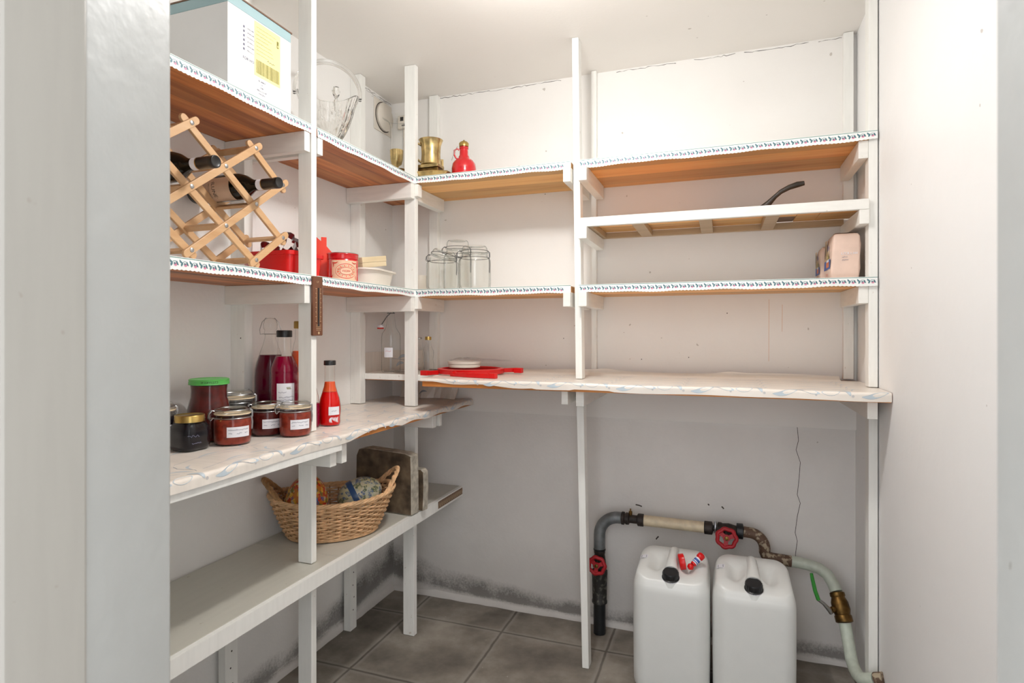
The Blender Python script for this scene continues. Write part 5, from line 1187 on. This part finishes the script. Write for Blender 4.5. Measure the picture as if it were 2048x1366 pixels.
# ------------------------------------------------------------------ red plastic ring stand, lids on the back worktop
ZW = CB + 0.0034
t = thing('red_ring_stand', 'flat red plastic ring with three clamp arms lying on the back worktop', 'plastic ring', (-0.955, 2.165, ZW))
b = MB(); n = 48; rings = []
for rr, zz in ((0.128, 0.004), (0.134, 0.004), (0.136, 0.022), (0.120, 0.024), (0.118, 0.020), (0.128, 0.018)): rings.append([(rr * math.cos(2 * PI * k / n), rr * math.sin(2 * PI * k / n), zz) for k in range(n)])
rings.append(rings[0]); loft(b, rings, 'red', (False, False)); b.build('ring', t)
def arm(pts, wd, h, z0=0.0):
    vs, fs = ribbon2d(pts, wd); b = MB(); m = len(vs); allv = [(x, y, z0) for x, y in vs] + [(x, y, z0 + h) for x, y in vs]; ff = [tuple(f_) for f_ in fs] + [tuple(m + i for i in f_) for f_ in fs]
    loop = [2 * i for i in range(len(pts))] + [2 * i + 1 for i in reversed(range(len(pts)))]
    ff += [(loop[i], loop[(i + 1) % len(loop)], m + loop[(i + 1) % len(loop)], m + loop[i]) for i in range(len(loop))]
    b.add(allv, ff, 'red'); return b
arm([(-0.02, -0.145), (0.05, -0.168), (0.12, -0.186), (0.155, -0.190)], 0.0055, 0.017).build('arm', t, bevel=0.002)
arm([(0.155, -0.188), (0.185, -0.192)], 0.010, 0.019).build('arm_grip', t, bevel=0.002)
arm([(-0.148, -0.139), (-0.125, -0.128), (-0.115, -0.10), (-0.105, -0.085)], 0.006, 0.017).build('arm', t, bevel=0.002)
arm([(-0.150, -0.139), (-0.118, -0.145)], 0.009, 0.019).build('arm_grip', t, bevel=0.002)
arm([(0.11, 0.02), (0.14, 0.055), (0.165, 0.075), (0.18, 0.072)], 0.006, 0.017, 0.006).build('arm', t, bevel=0.002)
arm([(0.165, 0.062), (0.20, 0.058)], 0.010, 0.020, 0.004).build('arm_grip', t, bevel=0.002)
T = Matrix.Translation((0.0, -0.150, 0.010)) @ Matrix.Rotation(R(90), 4, 'X')
MB().lathe([(0.010, 0), (0.010, 0.006), (0.006, 0.008)], 'red', 20, T).build('pivot', t)
for k, (dz, r_) in enumerate(((0, 0.066), (0.0125, 0.069))):
    o = MB().lathe([(r_ * 0.9, 0), (r_ * 0.97, 0.001), (r_, 0.009), (r_ * 1.0, 0.012), (r_ * 0.93, 0.012), (r_ * 0.9, 0.009), (0.0001, 0.009)], 'plastic_white', 44).build('round_plastic_cover'); o.location = (-0.998, 2.195, ZW + 0.0245 + dz)
    tag(o, ('lower', 'upper')[k] + ' of two round white plastic lids stacked on the red ring', 'lid', None)
b = MB(); n = 20; vs = []; rnd = random.Random(9)
for j in range(7):
    for i in range(n): 
        rr = 0.073 * j / 6 + (0.02 * (i < 3 or i > 17) * j / 6); a = 2 * PI * i / n
        vs.append((rr * math.cos(a) * 1.05 + (0.10 * (max(0, math.cos(a)) ** 3) * (j / 6) ** 3), rr * math.sin(a), 0.008 - 0.010 * (j / 6) ** 2 + rnd.uniform(0, 0.006)))
b.add(vs, [(j * n + i, j * n + (i + 1) % n, (j + 1) * n + (i + 1) % n, (j + 1) * n + i) for j in range(6) for i in range(n)], 'film', True)
o = b.build('plastic_film_bag'); o.location = (-0.985, 2.19, ZW + 0.0525); tag(o, 'crumpled clear plastic film draped over the stacked white lids', 'plastic film')

# ------------------------------------------------------------------ lower shelf: basket, eggs, stones
ZB = 0.5135
t = thing('wicker_basket', 'oval wicker basket with two twisted handles on the low left shelf', 'basket', (-1.252, 1.672, ZB)); t.rotation_euler.z = R(42)
HB = 0.125; NS = 40
def brad(k, a, e=0.0):      # k 0..1 up the wall
    rx = 0.145 + 0.060 * k ** 0.9 + e; ry = 0.105 + 0.042 * k ** 0.9 + e
    z = 0.006 + HB * k + 0.018 * k * k * abs(math.cos(a)) ** 3
    return (rx * math.cos(a), ry * math.sin(a), z)
b = MB()
rows = 17; seg = 160
for j in range(rows):
    k = (j + 0.5) / rows * 0.93; path = []
    for i in range(seg):
        a = 2 * PI * i / seg; e = 0.0042 * math.cos(NS / 2 * a + (PI if j % 2 else 0)); k2 = k + 0.012 * math.sin(a * 3 + j)
        path.append(brad(k2, a, e))
    b.tube(path, 0.0034, 'wicker', 5, True)
b.build('woven_wall', t)
b = MB()
for i in range(NS):
    a = 2 * PI * i / NS + PI / NS * 0; b.tube([brad(k / 5, a) for k in range(6)], 0.0028, 'wicker_dark', 5)
b.build('stakes', t)
b = MB()
for s in range(4):
    b.tube([(lambda p: (p[0], p[1], p[2] + 0.004 * math.sin(a_ * 14 + s * PI / 2)))(brad(0.985, a_, 0.004 * math.cos(a_ * 14 + s * PI / 2))) for a_ in [2 * PI * i / 200 for i in range(200)]], 0.0042, 'wicker', 6, True)
b.build('braided_rim', t)
b = MB().lathe([(1, 0.001), (1, 0.007)], 'wicker_dark', 40, fn=lambda p, a: (p[0] * 0.143, p[1] * 0.103, p[2]))
for s in range(2): b.tube([(lambda q: (q[0], q[1], 0.006 + 0.003 * s))(brad(0.0, 2 * PI * i / 60, 0.002)) for i in range(60)], 0.0042, 'wicker', 6, True)
b.build('base', t)
for sgn in (-1, 1):
    b = MB()
    for s in range(3):
        path = []
        for i in range(41):
            u = i / 40; a = -0.62 + 1.24 * u; base = brad(0.93, a if sgn > 0 else PI - a, 0.0); up = 0.062 * math.sin(PI * u) ** 0.8; out = 0.018 * math.sin(PI * u)
            ph = u * 22 + s * 2 * PI / 3
            path.append((base[0] + sgn * (out + 0.0045 * math.cos(ph)), base[1] * (1 - 0.25 * math.sin(PI * u)), base[2] + up + 0.0045 * math.sin(ph)))
        b.tube(path, 0.0045, 'wicker' if sgn > 0 else 'wicker_dark', 6)
    b.build('handle', t)
def egg(label, x, y, z, L, r, rot, mat, kind):
    t = thing('easter_egg', label, 'easter egg', (x, y, z)); t.rotation_euler = rot; n = 24; prof = []
    for i in range(n + 1):
        th = PI * i / n; prof.append((max(0.0001, r * math.sin(th) * (1 + 0.10 * math.cos(th))), -L / 2 * math.cos(th)))
    MB().lathe(prof, mat, 40).build('shell', t)
    if kind:
        b = MB(); pr = []
        for i in range(7):
            zz = -L * 0.10 + L * 0.12 * i / 6 - 0.012; th = math.acos(max(-1, min(1, -zz / (L / 2)))); pr.append((r * math.sin(th) * (1 + 0.10 * math.cos(th)) + 0.0006, zz))
        b.lathe(pr, 'egg_blue', 40, close=False); b.build('blue_band', t)
        b = MB(); 
        def f(u, v, off=0):
            th = math.acos(max(-1, min(1, -v / (L / 2)))); rr = r * math.sin(th) * (1 + 0.10 * math.cos(th)) + 0.0008 + off; a = u / r; return (rr * math.cos(a), rr * math.sin(a), v)
        for u0 in (-0.05, 0.01, 0.06, 0.12, 0.17):
            put2d(b, f, leaf2d(u0 + 0.012, 0.028, u0 + 0.014, 0.058, 0.007, 0.15), 'egg_red', 0); put2d(b, f, leaf2d(u0 + 0.020, 0.022, u0 + 0.022, 0.056, 0.005, 0), 'egg_blue', 0.0003)
        b.build('printed_figures', t)
    return t
egg('large papered easter egg with bright floral print standing left in the basket behind the post', -1.306, 1.602, ZB + 0.118, 0.182, 0.072, (R(8), R(6), R(20)), 'egg_floral', 0)
egg('large papered easter egg with a blue band lying at the right of the basket', -1.196, 1.746, ZB + 0.112, 0.158, 0.061, (R(-12), R(66), R(30)), 'egg_scene', 1)
b = MB().lathe([(0.03, 0), (0.05, 0.01), (0.055, 0.03), (0.045, 0.045), (0.0001, 0.05)], 'black_plastic', 24)
def slab(name, label, pts, th, loc, rz, mat, face_mat):
    t = thing(name, label, 'stone slab', loc, rz); rnd = random.Random(len(pts))
    b = MB(); n = len(pts); T = Matrix.Rotation(R(90), 4, 'X'); b.prism(pts, 0, th, mat, T)
    o = b.build('slab', t, bevel=0.004, seg=3)
    o.data.materials.append(M[face_mat])
    for p in o.data.polygons:
        if abs(p.normal.y) < 0.5: p.material_index = 1  # side and top faces get the painted lit tone
    return t
W_ = 0.262; Hh = 0.234
slab('stone_slab', 'thick rough brown-grey stone slab standing behind the basket, taller of the two', [(0, 0.001), (W_, 0.001), (W_ - 0.001, Hh * 0.6), (W_ - 0.003, Hh - 0.012), (W_ - 0.03, Hh - 0.004), (0.05, Hh + 0.003), (0.016, Hh - 0.004), (0.004, Hh - 0.03)], 0.050, (-1.342, 1.985, ZB), R(-5), 'stone', 'stone_lit')
slab('stone_slab', 'shorter rough grey stone slab standing right behind the taller slab', [(0, 0.001), (0.15, 0.001), (0.154, 0.09), (0.152, 0.150), (0.14, 0.160), (0.01, 0.156)], 0.034, (-1.218, 2.023, ZB), R(-5), 'stone', 'stone_lit')

# ------------------------------------------------------------------ water cans
def can(label, x, y):
    t = thing('water_can', label, 'water can', (x, y, 0.001)); hx, hy = 0.124, 0.118; n = 12
    base = rrect(-hx, hx, -hy, hy, 0.045, n); b = MB(); rings = []
    def ring(s, z, r=None): return [(px * s[0], py * s[1], z) for px, py in base]
    def top(px, py):
        u, v = px / hx, py / hy
        z = 0.362 + 0.044 * (1 - abs(u) ** 2.6) ** 0.5 * 1.0 if abs(u) < 1 else 0.362
        z = 0.374 + 0.034 * max(0, 1 - abs(u) ** 5) ** 0.5 * max(0.0, 1 - max(0, -v) ** 4 * 0.9) ** 0.7 + 0.008 * v
        z -= 0.034 * math.exp(-((abs(u) - 0.42) / 0.2) ** 2) * math.exp(-((v + 0.05) / 0.42) ** 2)        # hollows beside the handle
        z -= 0.022 * math.exp(-(u / 0.62) ** 2) * math.exp(-((v + 0.95) / 0.42) ** 2)                    # dip at the spout
        return z
    for s, z in ((0.80, 0), (0.90, 0.003), (0.96, 0.012), (0.985, 0.026), (0.99, 0.05), (1.0, 0.16), (1.0, 0.30), (0.998, 0.335), (0.99, 0.352)):
        rings.append(ring((s, s), z))
    for s in (0.975, 0.95, 0.925, 0.9, 0.86, 0.82, 0.78, 0.74, 0.7, 0.66, 0.62, 0.58, 0.54, 0.5, 0.45, 0.4, 0.35, 0.3, 0.24, 0.18, 0.1, 0.02):
        e = min(1, (0.99 - s) / 0.09); rings.append([(px * s, py * s, (0.352 + (top(px * s, py * s) - 0.352) * (math.sin(e * PI / 2)))) for px, py in base])
    loft(b, rings, 'can'); b.build('tank', t)
    b = MB(); pth = [(0, 0.098, 0.385), (0, 0.088, 0.402), (0, 0.05, 0.414), (0, 0.0, 0.410), (0, -0.04, 0.401), (0, -0.062, 0.388)]
    pth = [(px, py, pz + 0.006) for px, py, pz in pth]
    b.tube(pth, [0.019, 0.0165, 0.0155, 0.016, 0.0195, 0.025], 'can', 16); b.build('handle', t)
    T = Matrix.Translation((0, -0.082, 0.366)) @ Matrix.Rotation(R(14), 4, 'X')
    MB().lathe([(0.034, 0), (0.030, 0.010), (0.028, 0.016)], 'can', 32, T).build('neck', t)
    b = MB().lathe([(0.026, 0.012), (0.0285, 0.0125), (0.0285, 0.019), (0.0255, 0.021), (0.0255, 0.036), (0.0235, 0.040), (0.0001, 0.0405)], 'black_plastic', 36, T)
    for k in range(20):
        a = 2 * PI * k / 20; b.box(0.0252, 0.0265, -0.0014, 0.0014, 0.021, 0.036, 'black_plastic', T @ Matrix.Rotation(a, 4, 'Z'))
    for k in range(14):
        a = -PI / 2 + (k - 7) * 0.16; b.box(0.0284, 0.0287, -0.0014, 0.0014, 0.0142, 0.0172, 'label_white', T @ Matrix.Rotation(a, 4, 'Z'))
    b.build('screw_cap', t)
    b = MB(); zb = lambda px, py: top(px, py)
    px0, px1, py0, py1 = -0.112, -0.086, 0.004, 0.030
    P = lambda u, v, o_=0.0: (px0 + (px1 - px0) * u, py0 + (py1 - py0) * v, zb(px0 + (px1 - px0) * u, py0 + (py1 - py0) * v) + 0.0018 + o_)
    g = 5; b.add([P(i / g, j / g) for j in range(g + 1) for i in range(g + 1)], [(j * (g + 1) + i, j * (g + 1) + i + 1, (j + 1) * (g + 1) + i + 1, (j + 1) * (g + 1) + i) for j in range(g) for i in range(g)], 'label_white')
    for k in range(4): b.add([P(0.15, 0.2 + k * 0.17, 0.0006), P(0.85, 0.2 + k * 0.17, 0.0006), P(0.85, 0.29 + k * 0.17, 0.0006), P(0.15, 0.29 + k * 0.17, 0.0006)], [(0, 1, 2, 3)], 'ink_dark')
    b.build('barcode_sticker', t)
    return t
can('milky white plastic water can with the red spout lying on top', -0.159, 2.085)
can('milky white plastic water can with nothing on top, right of its twin', 0.096, 2.085)
t = thing('red_spout', 'red plastic pouring spout with screw collar lying on the left water can', 'spout', (-0.122, 2.066, 0.4045)); t.rotation_euler = (0, 0, R(12))
T = Matrix.Translation((-0.004, -0.006, 0.014)) @ Matrix.Rotation(R(80), 4, 'Y') @ Matrix.Translation((0, 0, -0.012))
MB().lathe([(0.024, 0), (0.026, 0.002), (0.026, 0.018), (0.020, 0.020), (0.018, 0.020), (0.018, 0.004)], 'red', 32, T).build('collar', t)
T2 = Matrix.Translation((0.020, -0.020, 0.004)); 
MB().lathe([(0.0001, -0.011), (0.008, -0.008), (0.011, 0), (0.008, 0.008), (0.0001, 0.011)], 'red', 20, T2).build('joint', t)
d = Vector((0.038, 0.022, 0.030)); q = Matrix.Translation((0.024, -0.018, 0.006)) @ d.to_track_quat('Z', 'Y').to_matrix().to_4x4()
MB().lathe([(0.0085, 0.006), (0.0095, 0.008), (0.0095, 0.038)], 'red', 24, q).build('tube', t)
MB().lathe([(0.0115, 0.038), (0.0125, 0.040), (0.0125, 0.052), (0.009, 0.055), (0.0001, 0.055)], 'red', 24, q).build('end_cap', t)
b = MB().lathe([(0.0101, 0.012), (0.0101, 0.034)], 'label_white', 24, q, close=False); b.lathe([(0.0104, 0.015), (0.0104, 0.018)], 'bag_blue', 24, q, close=False); b.lathe([(0.0104, 0.021), (0.0104, 0.029)], 'bag_blue', 24, q, close=False); b.build('label', t)

# ------------------------------------------------------------------ pipework
t = thing('water_pipe', 'old water pipe running from the floor along the back wall down to the right wall', 'pipe', (-0.457, 2.30, 0.001))
PY = 2.30
def pp(nm, mb, par=None, bevel=0):
    o = mb.build(nm, t if par is None else par, bevel=bevel); o.location = -t.location if par is None else (0, 0, 0); return o
def ring_at(p, d, prof, mat, n=28):
    T = Matrix.Translation(p) @ Vector(d).to_track_quat('Z', 'Y').to_matrix().to_4x4(); return MB().lathe(prof, mat, n, T)
pp('floor_pipe', MB().tube([(-0.457, PY, 0.002), (-0.457, PY, 0.126)], 0.0235, 'pipe_black', 24))
pp('coupling', ring_at((-0.457, PY, 0.122), (0, 0, 1), [(0.026, 0), (0.030, 0.002), (0.030, 0.010), (0.028, 0.012), (0.029, 0.06), (0.030, 0.11), (0.031, 0.115), (0.031, 0.128), (0.026, 0.132)], 'coupling'))
pp('valve_body', ring_at((-0.457, PY, 0.2545), (0, 0, 1), [(0.020, 0), (0.027, 0.012), (0.024, 0.04), (0.020, 0.062), (0.022, 0.066), (0.022, 0.076)], 'fitting'))
pp('clamp_ring', ring_at((-0.457, PY, 0.331), (0, 0, 1), [(0.021, 0), (0.024, 0.0005), (0.024, 0.005), (0.021, 0.006)], 'pipe_black'))
bend = [(-0.457, PY, 0.338), (-0.457, PY, 0.385)] + [(-0.457 + 0.075 * (1 - math.cos(a)), PY, 0.393 + 0.075 * math.sin(a)) for a in [PI / 2 * k / 10 for k in range(11)]] + [(-0.37, PY, 0.468)]
pp('galvanised_bend', MB().tube(bend, 0.0225, 'galv', 24))
pp('union', ring_at((-0.3695, PY, 0.468), (1, 0, 0), [(0.020, 0), (0.025, 0.001), (0.025, 0.010), (0.020, 0.012), (0.020, 0.016), (0.023, 0.017), (0.023, 0.028), (0.016, 0.032), (0.016, 0.060), (0.021, 0.062), (0.024, 0.064), (0.024, 0.084), (0.018, 0.086)], 'fitting', 20))
pp('bleed_screw', ring_at((-0.335, PY, 0.480), (0, 0, 1), [(0.005, 0), (0.007, 0.006), (0.007, 0.018), (0.003, 0.020), (0.003, 0.028)], 'brass_dark', 12))
pp('cream_pipe', MB().tube([(-0.2832, PY, 0.468), (-0.062, PY, 0.466)], 0.0205, 'pipe_cream', 24))
pp('union', ring_at((-0.0615, PY, 0.466), (1, 0, 0), [(0.018, 0), (0.025, 0.001), (0.025, 0.028), (0.018, 0.031), (0.010, 0.033), (0.010, 0.044), (0.020, 0.046)], 'fitting', 8))
pp('bleed_screw', ring_at((-0.022, PY - 0.004, 0.452), (0, 0, 1), [(0.004, 0), (0.006, 0.012), (0.006, 0.026), (0.004, 0.028), (0.004, 0.042)], 'steel', 12))
pp('valve_body', ring_at((-0.0150, PY, 0.466), (1, 0, 0), [(0.018, 0), (0.025, 0.003), (0.025, 0.014), (0.022, 0.018), (0.024, 0.040), (0.020, 0.058), (0.018, 0.066)], 'fitting', 24))
pp('union_nut', ring_at((0.0515, PY, 0.466), (1, 0, 0), [(0.020, 0), (0.029, 0.001), (0.029, 0.022), (0.020, 0.024)], 'pipe_black', 8))
p2 = [(0.076, PY, 0.466), (0.09, PY, 0.465)] + [(0.095 + 0.052 * math.sin(a), PY, 0.413 + 0.052 * math.cos(a)) for a in [PI / 2 * k / 8 for k in range(9)]] + [(0.147, PY, 0.40), (0.150, PY, 0.392), (0.160, PY, 0.384), (0.175, PY, 0.381), (0.235, PY, 0.378)]
pp('rusty_bend', MB().tube(p2, 0.0195, 'rust', 20))
p3 = [(0.2352, PY, 0.378), (0.262, PY, 0.377), (0.290, PY - 0.002, 0.374), (0.322, PY - 0.010, 0.368), (0.346, PY - 0.024, 0.356), (0.360, PY - 0.040, 0.334), (0.3685, PY - 0.0565, 0.313)]
pp('mint_upper_pipe', MB().tube(p3, 0.0195, 'pipe_mint', 20))
A = Vector((0.369, PY - 0.057, 0.3125)); Bv = Vector((0.387, 2.198, 0.226)); dd = (Bv - A)
L_ = dd.length
pp('brass_ball_valve', ring_at(A, dd, [(0.020, 0), (0.0235, 0.002), (0.024, 0.012), (0.021, 0.016), (0.027, L_ * 0.32), (0.028, L_ * 0.55), (0.024, L_ * 0.7), (0.027, L_ * 0.74), (0.027, L_ * 0.92), (0.021, L_ * 0.95)], 'brass_dark', 10))
mid = A + dd * 0.52; stem_d = Vector((-0.82, -0.57, 0.05)).normalized()
pp('valve_stem', ring_at(mid + stem_d * 0.026, stem_d, [(0.010, 0), (0.010, 0.010), (0.006, 0.012), (0.006, 0.022)], 'brass_dark', 14))
le = mid + stem_d * 0.048
lev = pp('lever', MB().tube([tuple(le + Vector((0.006, 0.004, -0.012))), tuple(le), tuple(le + Vector((-0.018, -0.004, 0.020))), tuple(le + Vector((-0.036, -0.010, 0.034)))], [0.007, 0.008, 0.0055, 0.005], 'steel', 8))
o = MB().tube([tuple(le + Vector((-0.034, -0.010, 0.033))), tuple(le + Vector((-0.044, -0.012, 0.062))), tuple(le + Vector((-0.052, -0.010, 0.100))), tuple(le + Vector((-0.055, -0.010, 0.118)))], [0.0065, 0.0065, 0.006, 0.005], 'green_lever', 10).build('green_grip', lev)
p4 = [tuple(A + dd * 0.96), (0.390, 2.186, 0.200), (0.393, 2.165, 0.167), (0.394, 2.135, 0.142), (0.396, 2.100, 0.132), (0.398, 2.065, 0.133), (0.402, 2.030, 0.142), (0.412, 2.008, 0.155), (0.430, 1.992, 0.168), (0.449, 1.983, 0.178)]
pp('mint_lower_pipe', MB().tube(p4[:-1], 0.0185, 'pipe_mint', 20))
pp('rusty_wall_end', MB().tube([p4[-2], p4[-1]], 0.0195, 'rust', 20))
def wheel(p, d, r):
    T = Matrix.Translation(p) @ Vector(d).to_track_quat('Z', 'Y').to_matrix().to_4x4(); b = MB(); n = 56
    path = [((r - 0.006) * (1 + 0.055 * math.cos(7 * a)) * math.cos(a), (r - 0.006) * (1 + 0.055 * math.cos(7 * a)) * math.sin(a), 0) for a in [2 * PI * k / n for k in range(n)]]
    b.tube(path, 0.0072, 'red_wheel', 10, True, T); b.lathe([(0.012, -0.004), (0.013, 0.0), (0.012, 0.005)], 'red_wheel', 24, T)
    for k in range(3):
        a = 2 * PI * k / 3 + 0.4; b.prism([(0.008, -0.0065), (r - 0.006, -0.009), (r - 0.006, 0.009), (0.008, 0.0065)], -0.003, 0.003, 'red_wheel', T @ Matrix.Rotation(a, 4, 'Z'))
    w_ = pp('hand_wheel', b); h_ = MB().lathe([(0.0075, 0.0055), (0.0075, 0.009), (0.004, 0.0105)], 'brass_dark', 18, T).build('hub_nut', w_)
    return w_
wheel((-0.457, PY - 0.056, 0.290), (0, -1, 0.08), 0.037)
pp('wheel_stem', MB().tube([(-0.457, PY - 0.024, 0.290), (-0.457, PY - 0.050, 0.290)], 0.008, 'fitting', 12))
wheel((0.017, PY - 0.060, 0.455), (0, -1, 0.10), 0.038)
pp('wheel_stem', MB().tube([(0.017, PY - 0.022, 0.460), (0.017, PY - 0.054, 0.456)], 0.009, 'fitting', 12))
